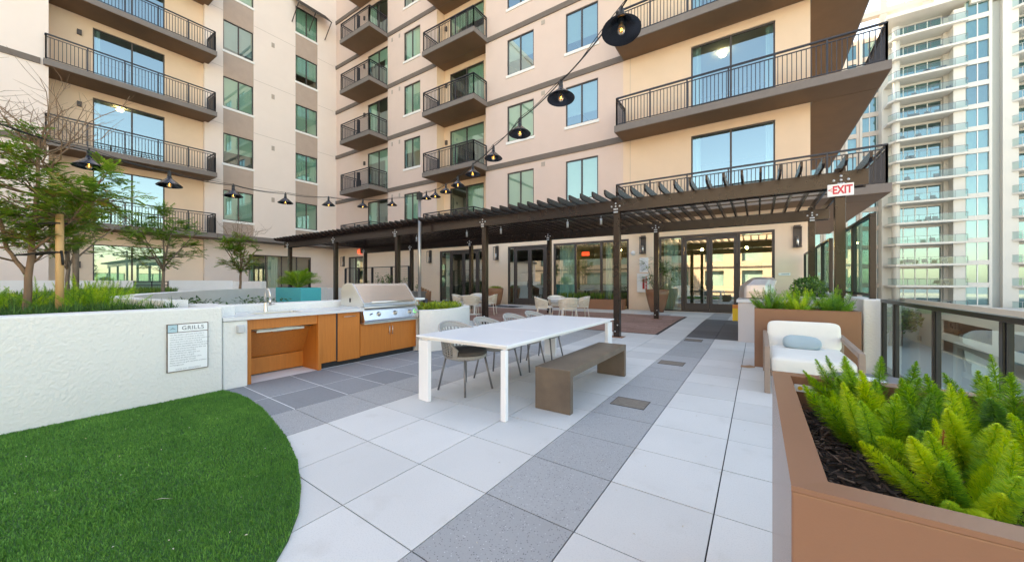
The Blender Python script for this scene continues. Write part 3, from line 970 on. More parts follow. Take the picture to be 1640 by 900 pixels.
# exit sign on the end post
ex = thing("exit_sign", "white exit sign with red letters on the right end post of the pergola", "sign", (1.25, 8.76, 3.0))
m = MB(); m.box((1.06, 8.745, 2.90), (1.42, 8.775, 3.12)); pl = m.build("sign_board", "sign_white", ex, bevel=.008)
def text_obj(name, body, size, loc, rot, material, parent, depth=.002, sx=1, align='CENTER', bold=0, spacing=1):
    cu = bpy.data.curves.new(name, 'FONT'); cu.body = body; cu.size = size; cu.extrude = depth; cu.offset = bold
    cu.align_x = align; cu.align_y = 'CENTER'; cu.space_character = spacing
    to = bpy.data.objects.new(name, cu); COL.objects.link(to)
    bpy.context.view_layer.update()
    dg = bpy.context.evaluated_depsgraph_get()
    me = bpy.data.meshes.new_from_object(to.evaluated_get(dg))
    bpy.data.objects.remove(to)
    me.materials.clear(); me.materials.append(MATS[material])
    o = bpy.data.objects.new(name, me); COL.objects.link(o)
    M = Matrix.LocRotScale(Vector(loc), __import__('mathutils').Euler(rot), Vector((sx, 1, 1)))
    me.transform(M)
    off = OFF.get(parent.name, Vector())
    me.transform(Matrix.Translation(-off))
    o.parent = parent; OFF[o.name] = off
    return o
text_obj("lettering", "<", .12, (1.10, 8.742, 3.01), (R(90), 0, 0), "exit_red", ex)
text_obj("lettering", "EXIT", .20, (1.265, 8.742, 3.005), (R(90), 0, 0), "exit_red", ex, bold=.006, sx=.66)

# ================================================================== STRING LIGHTS
POLE = Vector((-9.44, 8.47, 0))
p = thing("light_pole", "slim bronze steel pole holding the two festoon cables behind the grill", "pole", POLE)
m = MB(); m.use("pole_steel"); m.tube([POLE + Vector((0, 0, .0)), POLE + Vector((0, 0, 4.2))], .055, 14); m.box((POLE.x - .14, POLE.y - .14, 0), (POLE.x + .14, POLE.y + .14, .02)); m.build("shaft", None, p)
m = MB(); m.use("cable_black"); m.box((POLE.x - .07, POLE.y - .07, 4.12), (POLE.x + .07, POLE.y + .07, 4.36)); m.build("bracket", None, p)

def make_lamp():
    r = thing("festoon_lamp", "x", "lamp")
    m = MB(); m.use("lamp_shade")
    m.lathe([(.028, -.03), (.036, -.06), (.055, -.075), (.155, -.165), (.166, -.178), (.160, -.180), (.052, -.083), (.02, -.065)], (0, 0, 0), 32)
    m.build("shade", None, r)
    m = MB(); m.use("cable_black"); m.lathe([(.001, .05), (.022, .045), (.026, 0), (.026, -.10), (.001, -.102)], (0, 0, 0), 12)
    m.tube([(0, 0, .03), (.0, 0, .075)], .01, 6); m.build("socket", None, r)
    m = MB(); m.use("bulb"); m.lathe([(.018, -.10), (.022, -.12), (.033, -.155), (.034, -.18), (.022, -.205), (.001, -.212)], (0, 0, 0), 16)
    b = m.build("bulb", None, r)
    m = MB(); m.use("filament"); m.tube([(-.008, 0, -.12), (-.012, 0, -.18), (0, .004, -.17), (.012, 0, -.18), (.008, 0, -.12)], .0018, 4); m.build("filament", None, b)
    return r
lamp0 = make_lamp()
# unit: camera plane coordinates turned to world offline
right_run = [(-.99, 3.19, 3.67, -.38), (-1.98, 4.01, 3.71, -.22), (-2.97, 4.63, 3.72, -.15), (-4.02, 5.37, 3.76, -.1), (-5.05, 6.01, 3.79, -.1), (-6.06, 6.65, 3.84, -.1), (-7.01, 7.22, 3.93, -.08), (-8.05, 7.84, 4.06, -.05), (-8.95, 8.32, 4.21, 0)]
left_run = [(-7.59, .92, 3.07, .12), (-7.88, 1.81, 3.05, .1), (-8.69, 2.95, 3.21, .05), (-9.33, 4.21, 3.38, .03), (-9.75, 5.5, 3.6, 0), (-10.04, 6.74, 3.8, 0), (-9.96, 7.76, 4.02, 0)]
lab_r = ["largest black festoon lamp, high in the foreground in front of the upper balcony", "second nearest black festoon lamp on the right cable, before the fourth floor windows", "third black festoon lamp on the right cable, counted from the camera", "fourth black festoon lamp on the right cable, left of the stacked windows", "fifth black festoon lamp on the right cable, below the narrow balconies", "sixth black festoon lamp on the right cable, counted from the camera", "seventh black festoon lamp on the right cable, third from the pole", "small black festoon lamp on the right cable, second from the pole", "tiny black festoon lamp on the right cable, next to the pole top"]
lab_l = ["black festoon lamp on the left cable, hanging in front of the big tree crown", "black festoon lamp on the left cable, second from the big tree, before the balcony door", "black festoon lamp on the left cable, in front of the near column of wing windows", "black festoon lamp on the left cable, over the plain wall between the window columns", "black festoon lamp on the left cable, right of the far column of wing windows", "black festoon lamp on the left cable, near the inner corner of the building", "black festoon lamp on the left cable, next to the pole top"]
firstl = True
for run, labs, gname in ((right_run, lab_r, "lamps on the right festoon cable"), (left_run, lab_l, "lamps on the left festoon cable")):
    for (x, y, z, tilt), lb in zip(run, labs):
        o = lamp0 if firstl else copy_tree(lamp0)
        firstl = False
        o.location = (x, y, z + .03)
        hz = Vector((x, y, 0)).normalized(); ax = hz.cross(Vector((0, 0, 1)))
        o.rotation_mode = 'QUATERNION'; o.rotation_quaternion = __import__('mathutils').Quaternion(ax, -abs(tilt) * .55)
        o["label"] = lb; o["group"] = gname
def cable(name, label, pts, extra):
    m = MB(); m.use("cable_black")
    P = []
    for a, b in zip(pts[:-1], pts[1:]):
        a = Vector(a); b = Vector(b)
        for i in range(8):
            t = i / 8; q = a.lerp(b, t); q.z -= .05 * 4 * t * (1 - t) * (b - a).length * .5; P.append(q)
    P.append(Vector(pts[-1]))
    m.tube(P, .0075, 6)
    Q = [q + Vector((0.012 * math.sin(i * .9), .012 * math.cos(i * .9), .022 + .012 * math.sin(i * .5))) for i, q in enumerate(P)]
    m.tube(Q, .004, 5)
    tag(m.build(name), label, "cable")
top = (POLE.x, POLE.y, 4.28)
cable("festoon_cable", "black festoon cable running from the pole top up over the dining table", [(.5, 1.7, 3.66), (-.62, 2.72, 3.70)] + [(x, y, z + .075) for x, y, z, t in right_run] + [top], 0)
cable("festoon_cable", "black festoon cable running from the pole top left past the big tree", [(-6.1, -.8, 3.0), (-6.88, .19, 3.08)] + [(x, y, z + .075) for x, y, z, t in left_run] + [top], 0)

# ================================================================== LEFT PLANTER, RIM AND KITCHEN
pw = thing("planter_wall", "rough white stucco planter wall around the raised bed beside the turf", "planter wall", (-6, 0, 0))
m = MB(); m.use("white_stucco")
ZW = 1.045
m.box((-5.78, -5, 0), (-5.49, 1.755, ZW))
m.box((-6.66, 1.66, 0), (-5.785, 1.99, ZW - .001))          # corner block behind the counter
m.box((-6.66, 1.995, 0), (-6.32, 5.05, ZW - .03))          # ledge behind the counter
o = m.build("wall", None, pw, bevel=.018)
rim = [(-6.3, 1.52), (-6.9, 1.36), (-7.6, 1.30), (-8.4, 1.36), (-9.2, 1.55), (-10.3, 2.0), (-11.4, 2.6), (-12.6, 3.3), (-13.8, 4.15), (-15.0, 5.2), (-15.9, 6.4), (-16.5, 7.8), (-16.8, 9.3)]
def ribbon(mb, path, th, z0, z1):
    n = len(path); A = []; B = []
    for i, p_ in enumerate(path):
        a = Vector(path[max(0, i - 1)]); b = Vector(path[min(n - 1, i + 1)]); d = (b - a).normalized(); nn = Vector((-d.y, d.x))
        q = Vector(p_); A.append(q + nn * th / 2); B.append(q - nn * th / 2)
    for i in range(n - 1):
        a0, a1, b0, b1 = A[i], A[i + 1], B[i], B[i + 1]
        mb.poly([(a0.x, a0.y, z1), (b0.x, b0.y, z1), (b1.x, b1.y, z1), (a1.x, a1.y, z1)])
        mb.poly([(a0.x, a0.y, z0), (a0.x, a0.y, z1), (a1.x, a1.y, z1), (a1.x, a1.y, z0)])
        mb.poly([(b0.x, b0.y, z0), (b1.x, b1.y, z0), (b1.x, b1.y, z1), (b0.x, b0.y, z1)])
    for q, r_ in ((A[0], B[0]), (A[-1], B[-1])):
        mb.poly([(q.x, q.y, z0), (r_.x, r_.y, z0), (r_.x, r_.y, z1), (q.x, q.y, z1)])
import itertools
def smooth_path(pts, k=6):
    out = []
    P = [Vector(pts[0])] + [Vector(p_) for p_ in pts] + [Vector(pts[-1])]
    for i in range(1, len(P) - 2):
        for j in range(k):
            t = j / k
            out.append(.5 * ((2 * P[i]) + (-P[i - 1] + P[i + 1]) * t + (2 * P[i - 1] - 5 * P[i] + 4 * P[i + 1] - P[i + 2]) * t * t + (-P[i - 1] + 3 * P[i] - 3 * P[i + 1] + P[i + 2]) * t ** 3))
    out.append(P[-1]); return out
m = MB(); m.use("white_plain"); m.smooth = False
ribbon(m, [tuple(q) for q in smooth_path(rim)], .26, -.2, ZW + .07)
m.build("curved_rim", None, pw)
# soil of the bed and of the sunken bed
m = MB(); m.use("soil")
bedpoly = [(-5.8, -5), (-5.8, 1.6), (-6.6, 1.5), (-7.6, 1.35), (-8.4, 1.4), (-9.2, 1.6), (-10.3, 2.05), (-11.4, 2.65), (-12.6, 3.35), (-13.8, 4.2), (-15, 5.2), (-15.9, 6.4), (-16.5, 7.8), (-19, 8), (-19, -5)]
m.prism([(p_[0], p_[1]) for p_ in bedpoly][::-1], .6, .93)
m.box((-15, 1.0, -.0), (-6.7, 5.0, .60))
m.build("soil", None, pw)

# grills notice
gs = thing("grills_sign", "white notice headed GRILLS in a thin brown frame on the stucco planter wall", "sign", (-5.49, 1.42, .33))
m = MB(); m.box((-5.486, 1.235, .335), (-5.472, 1.605, .875)); m.build("sign_frame", "sign_brown", gs)
m = MB(); m.use("sign_white"); m.box((-5.478, 1.243, .343), (-5.468, 1.597, .775)); m.box((-5.478, 1.330, .783), (-5.468, 1.597, .867)); m.use("sign_blue"); m.box((-5.478, 1.243, .783), (-5.468, 1.323, .867)); m.build("sign_panel", None, gs)
RS = (R(90), 0, R(90))
text_obj("heading", "GRILLS", .062, (-5.466, 1.462, .824), RS, "ink", gs, .0006, spacing=1.1)
m = MB(); m.use("ink")
m.poly([(-5.4665, 1.255, .812), (-5.4665, 1.283, .836), (-5.4665, 1.312, .812), (-5.4665, 1.283, .826)]); m.build("emblem", None, gs)
lines = ["Use the outdoor grill with care, only to", "cook when you are present at all times.", "Children under 14 must be strictly supervised", "when they are in the area of the grill.", "Do not leave combustibles on the grill or the", "Do not place flammable objects on the grill.", "Clean grill and surrounding area after use.", "Do not leave grill unattended.", "Turn off all burners right after use.", "Do not use water on a grill.", "Leave lid in the down position when", "when not waiting for the grill.", "Please report any grill operation problems", "to Management."]
for i, l_ in enumerate(lines):
    text_obj("notice_text", l_, .0192, (-5.4665, 1.258, .752 - i * .0262), RS, "ink_pale", gs, .0003, align='LEFT')
text_obj("notice_text", "THANK YOU   MANAGEMENT", .017, (-5.4665, 1.42, .362), RS, "ink_pale", gs, .0003)

# kitchen
kt = thing("outdoor_kitchen", "outdoor kitchen counter with orange wood cabinets and an open sink niche", "kitchen counter", (-6, 3.4, 0))
XF = -5.60
m = MB(); m.use("white_stucco"); m.box((-6.31, 1.765, 0), (XF + .085, 2.03, .855)); m.build("end_panel", None, kt, bevel=.012)
m = MB(); m.use("counter_stone")
# counter with sink cut-out
zc0, zc1 = .862, .905
def frame_top(mb, x0, x1, y0, y1, hx0, hx1, hy0, hy1, z0, z1):
    mb.box((x0, y0, z0), (x1, hy0, z1)); mb.box((x0, hy1, z0), (x1, y1, z1))
    mb.box((x0, hy0 , z0), (hx0, hy1, z1)); mb.box((hx1, hy0, z0), (x1, hy1, z1))
frame_top(m, -6.315, XF + .11, 1.76, 3.72, -6.10, -5.74, 2.22, 2.86, zc0, zc1)
m.build("countertop", None, kt)
m = MB(); m.use("steel_soft")
for a, b in (((-6.10, 2.22, .66), (-5.74, 2.23, zc1 - .004)), ((-6.10, 2.85, .66), (-5.74, 2.86, zc1 - .004)), ((-6.10, 2.23, .66), (-6.09, 2.85, zc1 - .004)), ((-5.75, 2.23, .66), (-5.74, 2.85, zc1 - .004)), ((-6.10, 2.22, .65), (-5.74, 2.86, .66))): m.box(a, b)
m.build("sink", None, kt)
m = MB(); m.use("steel_soft")
fx, fy = -6.16, 2.50
m.lathe([(.032, 0), (.032, .02), (.024, .05), (.022, .14)], (fx, fy, zc1), 16)
m.tube([(fx, fy, zc1 + .13), (fx, fy, zc1 + .25)] + [(fx + .075 - .075 * math.cos(t), fy, zc1 + .25 + .09 * math.sin(t)) for t in [PI * i / 10 for i in range(1, 11)]] + [(fx + .15, fy, zc1 + .17)], .0135, 12)
m.tube([(fx + .15, fy, zc1 + .20), (fx + .15, fy, zc1 + .11)], .019, 12)
m.tube([(fx, fy, zc1 + .09), (fx + .01, fy + .04, zc1 + .10), (fx + .03, fy + .11, zc1 + .115)], .009, 8)
m.build("faucet", None, kt)
m = MB(); m.use("cabinet_wood")
m.box((XF - .03, 2.035, 0), (XF + .02, 2.095, .858))            # left post
m.box((XF - .03, 2.097, .715), (XF, 2.985, .858))               # apron
m.box((XF - .03, 2.985, .0), (XF + .02, 3.035, .858))            # right post of the niche
m.build("niche_frame", None, kt, bevel=.002)
m = MB(); m.use("cabinet_wood_dark")
m.box((-6.25, 2.99, 0), (XF - .032, 3.03, .855))
m.box((-6.25, 2.036, 0), (XF - .032, 2.07, .855))
m.poly([(-5.78, 2.07, .70), (-5.78, 2.99, .70), (-6.06, 2.99, .26), (-6.06, 2.07, .26)])
m.poly([(-5.78, 2.07, .70), (-5.78, 2.07, .855), (-5.78, 2.99, .855), (-5.78, 2.99, .70)])
m.use("cabinet_wood"); m.box((-6.07, 2.072, .02), (-6.04, 2.988, .255))
m.build("niche_panel", None, kt)
m = MB(); m.use("steel_soft"); m.tube([(-5.72, 2.15, .69), (-5.72, 2.4, .685), (-5.75, 2.6, .70), (-5.72, 2.95, .69)], .012, 8); m.tube([(-5.8, 2.45, .66), (-5.8, 2.7, .66)], .03, 8); m.build("sink_pipe", None, kt)
m = MB(); m.use("cabinet_wood_dark"); m.box((-6.25, 3.04, .09), (XF - .02, 3.705, .855)); m.box((-6.25, 3.71, .09), (XF - .02, 4.93, .64)); m.build("carcass", None, kt)
m = MB(); m.use("kick_black"); m.box((-6.2, 3.05, .0), (XF - .05, 4.9, .088)); m.box((XF - .018, 3.285, .1), (XF - .005, 3.31, .85)); m.build("kick_plate_gap_shade", None, kt)  # toe kick, plus upright black strip painting the shade in the door gap
def door(y0, y1, z0, z1, nm="cabinet_door"):
    m = MB(); m.use("cabinet_wood"); m.box((XF - .018, y0, z0), (XF + .004, y1, z1)); return m.build(nm, None, kt, bevel=.002)
door(3.04, 3.28, .095, .855)
d2 = door(3.312, 3.70, .075, .850); d3 = door(3.712, 4.315, .095, .635); d4 = door(4.32, 4.925, .095, .635)
def handle(par, a, b):
    m = MB(); m.use("steel_soft"); a = Vector(a); b = Vector(b); off = Vector((.03, 0, 0))
    m.tube([a + off, b + off], .006, 8); u = (b - a).normalized() * .02
    m.tube([a + u, a + u + off], .004, 6); m.tube([b - u, b - u + off], .004, 6); m.build("handle", None, par)
handle(d2, (XF + .004, 3.40, .79), (XF + .004, 3.60, .79)); handle(d3, (XF + .004, 4.285, .40), (XF + .004, 4.285, .56)); handle(d4, (XF + .004, 4.35, .40), (XF + .004, 4.35, .56))
m = MB(); m.use("outlet_grey"); m.box((XF + .087, 1.90, .70), (XF + .115, 1.985, .80)); m.box((XF + .115, 1.905, .705), (XF + .145, 1.98, .79)); m.build("outlet_box", None, kt, bevel=.008)

# ================================================================== GRILL
gr = thing("gas_grill", "stainless steel built-in gas grill with closed hood and four knobs on the kitchen counter", "grill", (-5.9, 4.3, .65))
Y0, Y1 = 3.735, 4.925
m = MB(); m.use("steel")
fx = XF + .05
m.box((-6.28, Y0, .65), (fx - .06, Y1, .93))                     # firebox
m.extrude([(fx - .06, Y0, .645), (fx + .03, Y0, .66), (fx + .045, Y0, .70), (fx - .02, Y0, .885), (fx - .06, Y0, .90)], (0, Y1 - Y0, 0))
m.build("firebox", None, gr, bevel=.006)
m = MB(); m.use("steel_soft"); m.box((fx - .058, Y0 - .01, .903), (fx + .05, Y1 + .01, .925)); m.tube([(fx + .045, Y0 - .01, .914), (fx + .045, Y1 + .01, .914)], .014, 10)
m.box((fx - .05, Y0 - .012, .632), (fx + .05, Y1 + .012, .655)); m.build("front_shelf", None, gr)
prof = [(-.03, .93), (-.02, .985), (-.30, 1.29), (-.335, 1.318), (-.38, 1.33), (-.50, 1.33), (-.60, 1.29), (-.66, 1.20), (-.67, .93)]
m = MB(); m.use("steel"); m.smooth = False
m.extrude([(fx + p_[0], Y0 + .03, p_[1]) for p_ in prof], (0, Y1 - Y0 - .06, 0))
ho = m.build("hood", None, gr, bevel=.008)
for yy in (Y0, Y1 - .028):
    m = MB(); m.use("steel_soft"); m.extrude([(fx + p_[0] * 1.01 + .004, yy, .93 + (p_[1] - .93) * 1.012) for p_ in prof], (0, .028, 0)); m.build("hood_side", None, ho, bevel=.004)
m = MB(); m.use("steel_soft"); m.tube([(fx + .035, Y0 + .14, 1.0), (fx + .035, Y1 - .14, 1.0)], .017, 14)
for yy in (Y0 + .18, Y1 - .18): m.tube([(fx - .03, yy, .99), (fx + .035, yy, 1.0)], .016, 10)
m.build("hood_handle", None, ho)
m = MB(); m.use("kick_black"); m.box((fx - .40, Y0 - .006, 1.0), (fx - .36, Y0 - .001, 1.07)); m.build("side_slot", None, ho)
def knob(y, big=1, green=False):
    Mx = Matrix.Translation((fx + .012, y, .79)) @ Matrix.Rotation(R(90 - 19), 4, 'Y')
    m = MB(); m.use("steel_soft"); m.lathe([(.042, 0), (.042, .008), (.034, .012)], (0, 0, 0), 20, M=Mx)
    m.use("green_light" if green else "knob_dark"); m.lathe([(.034, .008), (.03, .012)], (0, 0, 0), 20, M=Mx)
    m.use("steel_soft"); m.lathe([(.026, .01), (.022, .045), (.001, .047)], (0, 0, 0), 20, M=Mx); m.box((-.005, -.022, .045), (.005, .022, .056), Mx)
    m.build("knob", None, gr)
for y, g_ in ((4.03, 0), (4.38, 0), (4.72, 0), (4.84, 1)): knob(y, 1, g_)
knb = MB(); knb.use("knob_dark"); knb.tube([(fx + .02, 3.88, .80), (fx + .045, 3.88, .81)], .012, 10); knb.build("igniter", None, gr)

# ================================================================== ROUND PLANTER right of the grill
rp = thing("round_planter", "low white stucco planter with a rounded end beside the grill cabinet", "planter", (-5.9, 5.6, 0))
def oval(cx, cy, rx, ry, n=40, a0=0, a1=360):
    return [(cx + rx * math.cos(R(a0 + (a1 - a0) * i / n)), cy + ry * math.sin(R(a0 + (a1 - a0) * i / n))) for i in range(n + 1)]
outer = [(-6.6, 4.94), (-5.56, 4.94)] + [(-5.56 - 1.0 + 1.0 * math.cos(R(a)), 5.75 + 1.05 * math.sin(R(a))) for a in range(-30, 91, 8)] + [(-6.9, 6.8)]
outer = [(-5.52, 4.945), (-5.36, 5.15), (-5.28, 5.45), (-5.30, 5.8), (-5.42, 6.15), (-5.65, 6.45), (-5.95, 6.62), (-6.35, 6.68), (-7.0, 6.6)]
op = [tuple(q) for q in smooth_path(outer, 4)]
m = MB(); m.use("white_stucco"); ribbon(m, op, .20, 0, .80); m.box((-6.3, 4.94, 0), (-5.6, 5.06, .79)); m.box((-7.1, 4.945, 0), (-6.9, 6.6, .79)); m.build("wall", None, rp)
m = MB(); m.use("soil"); m.prism([(-5.55, 5.0), (-5.4, 5.5), (-5.5, 6.0), (-5.9, 6.5), (-6.9, 6.55), (-6.9, 5.0)], .3, .70); m.build("soil", None, rp)

# items standing behind the grill
b = thing("sticker_bin", "white-topped bin with yellow and orange stickers between the grill and the round planter", "bin", (-6.05, 5.25, .70))
m = MB(); m.use("orange_paint"); m.box((-6.2, 5.12, .70), (-5.98, 5.34, .98)); m.build("body", None, b)
m = MB(); m.use("sign_white"); m.box((-6.24, 5.08, .98), (-5.86, 5.40, 1.02)); m.build("lid", None, b)
m = MB(); m.use("yellow_paint"); m.box((-5.978, 5.13, .74), (-5.972, 5.22, .9)); m.use("sign_white"); m.box((-5.978, 5.24, .78), (-5.972, 5.32, .95)); m.build("sticker", None, b)
b = thing("black_canister", "small black and yellow canister right behind the stickered bin", "canister", (-5.95, 5.5, .7))
m = MB(); m.use("black_paint"); m.lathe([(.001, .70), (.055, .70), (.055, .98), (.03, 1.0), (.001, 1.0)], (-5.95, 5.50, 0), 14); m.build("body", None, b)
m = MB(); m.use("yellow_paint"); m.lathe([(.056, .78), (.056, .90)], (-5.95, 5.50, 0), 14); m.build("sticker", None, b)

# ================================================================== DINING TABLE AND BENCH
dt = thing("dining_table", "long white outdoor dining table with slab legs on the pale paving", "table", (-2.65, 4.4, 0))
for ya, yb_ in ((2.88, 3.922), (3.925, 4.975), (4.978, 6.02)):
    m = MB(); m.box((-3.27, ya, .722), (-1.99, yb_, .742)); m.build("tabletop", "white_top", dt, bevel=.004)
m = MB(); m.use("white_metal")
m.box((-3.22, 2.93, .69), (-2.04, 2.97, .7195)); m.box((-3.22, 5.93, .69), (-2.04, 5.97, .7195)); m.box((-3.22, 2.975, .69), (-3.18, 5.925, .7195)); m.box((-2.08, 2.975, .69), (-2.04, 5.925, .7195)); m.build("apron", None, dt)
for x0, x1 in ((-3.235, -2.985), (-2.10, -2.02)):
    for y0, y1 in ((2.91, 2.99), (5.91, 5.99)):
        pass
def tleg(poly):
    m = MB(); m.prism(poly, .0, .6885); m.build("leg", "white_metal", dt, bevel=.006)
tleg([(-3.25, 2.90), (-3.08, 2.885), (-3.07, 2.93), (-3.24, 2.96)])
tleg([(-2.075, 2.885), (-2.015, 2.885), (-2.015, 2.935), (-2.075, 2.945)])
tleg([(-3.25, 5.90), (-3.05, 5.95), (-3.05, 6.0), (-3.25, 6.0)])
tleg([(-2.07, 5.80), (-2.015, 5.80), (-2.015, 6.0), (-2.12, 6.0)])
bn = thing("bench", "brown concrete waterfall bench along the right side of the white table", "bench", (-1.78, 4.3, 0))
m = MB(); X0, X1, Y0_, Y1_ = -1.985, -1.575, 3.40, 5.30; T = .075
m.extrude([(X0, Y0_, .0), (X0, Y0_, .45), (X0, Y1_, .45), (X0, Y1_, 0), (X0, Y1_ - T, 0), (X0, Y1_ - T, .45 - T), (X0, Y0_ + T, .45 - T), (X0, Y0_ + T, 0)], (X1 - X0, 0, 0))
m.build("bench_body", "bench_concrete", bn, bevel=.006)

# ---- woven grey chair (faces +X, origin at the seat centre on the floor)
def perforated(mb, S, nu, nv, hole=.5, skip=None, rim=True):
    """grid of cells, each a ring of four quads around a hole"""
    P = [[Vector(S(i / nu, j / nv)) for j in range(nv + 1)] for i in range(nu + 1)]
    for i in range(nu):
        for j in range(nv):
            a, b, c, d = P[i][j], P[i + 1][j], P[i + 1][j + 1], P[i][j + 1]
            if rim and (j == nv - 1 or i == 0 or i == nu - 1):
                mb.poly([a, b, c, d]); continue
            ctr = (a + b + c + d) / 4
            q = [ctr + (p_ - ctr) * hole for p_ in (a, b, c, d)]
            n = len(mb.v); mb.v.extend(tuple(p_) for p_ in (a, b, c, d, *q))
            for k in range(4):
                k2 = (k + 1) % 4; mb.face((n + k, n + k2, n + 4 + k2, n + 4 + k))
def grey_chair():
    r = thing("woven_chair", "x", "chair")
    def S(u, v):
        a = R(-118 + 236 * u)                     # 0 at the back (-X)
        hh = .385 * max(.02, math.cos(a * .70)) ** .75
        rr = .262 * (1 + .06 * v)
        return (-.01 - rr * math.cos(a) - .07 * v * math.cos(a), rr * math.sin(a) * (1.05 + .03 * v), .445 + v * hh)
    m = MB(); m.use("rope_grey"); perforated(m, S, 24, 7, .66)
    m.build("backrest", None, r, solid=.011)
    m = MB(); m.use("rope_grey"); m.tube([S(i / 30, 1) for i in range(31)], .014, 8); m.lathe([(.20, .395), (.262, .42), (.275, .447), (.26, .458)], (0, 0, 0), 32); m.build("shell_rim", None, r)
    m = MB(); m.use("seat_dark"); m.lathe([(.001, .455), (.245, .455), (.262, .475), (.255, .494), (.22, .506), (.001, .512)], (.015, 0, 0), 32); m.build("seat_cushion", None, r)
    for sx, sy in ((1, 1), (1, -1), (-1, 1), (-1, -1)):
        m = MB(); m.use("leg_grey"); m.tube([(.17 * sx, .17 * sy, .43), (.245 * sx, .235 * sy, 0)], .013, 8); m.build("leg", None, r)
    m = MB(); m.use("leg_grey"); m.tube([(.17, .17, .42), (.17, -.17, .42), (-.17, -.17, .42), (-.17, .17, .42), (.17, .17, .42)], .012, 6); m.build("seat_frame", None, r)
    return r
c0 = grey_chair()
spots = [(-3.06, 3.50, -.10, "grey woven chair at the table, nearest the camera and first from the grill"), (-3.08, 4.22, .03, "grey woven chair, second from the near end of the white table"), (-3.07, 4.93, -.03, "grey woven chair, third from the near end of the white table"), (-3.08, 5.62, .05, "grey woven chair at the far end of the white table")]
for i, (x, y, rz, lb) in enumerate(spots):
    o = c0 if i == 0 else copy_tree(c0)
    o.location = (x, y, 0); o.rotation_euler = (0, 0, rz); o["label"] = lb; o["group"] = "grey woven chairs along the white table"

# ---- cream rope chairs and round tables
def cream_chair():
    r = thing("rope_chair", "x", "chair")
    def S(u, v):
        a = R(-120 + 240 * u); k = math.cos(a * .55)
        rr = .25 + .05 * v; hh = .20 + .16 * k ** 2
        return (-.02 - rr * math.cos(a), rr * math.sin(a) * 1.08, .44 + v * hh)
    m = MB(); m.use("rope_cream"); perforated(m, S, 26, 6, .60); m.build("backrest", None, r, solid=.012)
    m = MB(); m.use("leg_cream"); m.tube([S(i / 24, 1) for i in range(25)], .014, 6); m.tube([S(i / 24, 0) for i in range(25)], .012, 6); m.build("shell_rim", None, r)
    m = MB(); m.use("cushion_far"); m.cushion((0.02, 0, .47), (.50, .50, .09)); m.build("seat_cushion", None, r)
    m = MB(); m.use("cushion_far"); m.cushion((0, 0, 0), (.10, .44, .28), Matrix.Translation((-.20, 0, .66)) @ Matrix.Rotation(R(-12), 4, 'Y')); m.build("back_cushion", None, r)
    for sx, sy in ((1, 1), (1, -1), (-1, 1), (-1, -1)):
        m = MB(); m.use("leg_cream"); m.tube([(.20 * sx, .21 * sy, .44), (.25 * sx, .25 * sy, 0)], .013, 6); m.build("leg", None, r)
    return r
def round_table():
    r = thing("round_table", "x", "table")
    m = MB(); m.use("white_top"); m.lathe([(.001, .735), (.50, .735), (.505, .745), (.50, .755), (.001, .755)], (0, 0, 0), 36); m.build("tabletop", None, r)
    m = MB(); m.use("white_metal"); m.lathe([(.30, 0), (.30, .012), (.05, .03), (.035, .06), (.035, .73), (.12, .735)], (0, 0, 0), 24); m.build("pedestal", None, r)
    return r
cc = cream_chair(); rt = round_table(); first = True
tabs = [((-9.45, 11.35), "round white pedestal table on the brick deck, left one behind the pole", "left"), ((-5.48, 11.2), "round white pedestal table on the brick deck, right one in front of the long planter", "right")]
dirs = {0: "near left side", 1: "near right side", 2: "far right side", 3: "far left side"}
for ti, ((tx, ty), lb, sd_) in enumerate(tabs):
    o = rt if ti == 0 else copy_tree(rt)
    o.location = (tx, ty, gz(ty)); o["label"] = lb; o["group"] = "round white tables on the brick deck"
    for k, a in enumerate((205, 305, 30, 125)):
        a += (8 if ti else -6); d = .62
        x, y = tx + d * math.cos(R(a)), ty + d * math.sin(R(a))
        o = cc if first else copy_tree(cc); first = False
        o.location = (x, y, gz(y)); o.rotation_euler = (0, 0, R(a + 180))
        o["label"] = "cream rope chair on the %s of the %s round table" % (dirs[k], sd_); o["group"] = "cream rope chairs at the round tables"
# ================================================================== THINGS AT THE FACADE
def tapered_pot(name, label, x, y, r0, r1, h, material="planter_rust", group=None):
    t = thing(name, label, "planter", (x, y, gz(y)), group=group)
    z = gz(y); m = MB(); m.use(material)
    m.lathe([(.001, z), (r0, z), (r0 * 1.25 + .02, z + h * .3), (r1 * .95, z + h * .75), (r1, z + h), (r1 - .035, z + h), (r1 - .05, z + h - .08), (.001, z + h - .08)], (x, y, 0), 36)
    m.build("pot", None, t); return t
tapered_pot("plant_pot", "tall rust-brown tapered pot with the lady palm, between fire cabinet and doors", -3.5, 16.15, .26, .47, .95, "planter_brown")
tapered_pot("plant_pot", "tall rust-brown tapered pot against the wall behind the left round table", -12.05, 16.3, .26, .44, .92)
lp = thing("window_planter", "long low rust-brown planter box under the wide shop window", "planter", (-6.7, 16.6, .1))
m = MB(); m.use("planter_rust"); m.box((-8.5, 16.25, .101), (-5.0, 16.75, .56)); m.build("box", None, lp, bevel=.01)
m = MB(); m.use("soil"); m.box((-8.45, 16.3, .5), (-5.05, 16.7, .565)); m.build("soil", None, lp)
dm = MB(); dm.use("mat_black"); dm.box((-11.9, 14.95, .101), (-10.0, 15.9, .112)); dm.use("ink_pale"); dm.lathe([(.26, .1125), (.30, .1135), (.34, .1125)], (-10.95, 15.42, 0), 28); dm.box((-11.1, 15.38, .1122), (-10.8, 15.46, .114))
tag(dm.build("door_mat"), "black door mat with a pale round emblem in front of the middle doors", "mat")
nb = thing("wall_notice", "plain white notice board on the wall above the fire extinguisher cabinet", "sign", (-4.28, 17.08, 1.88))
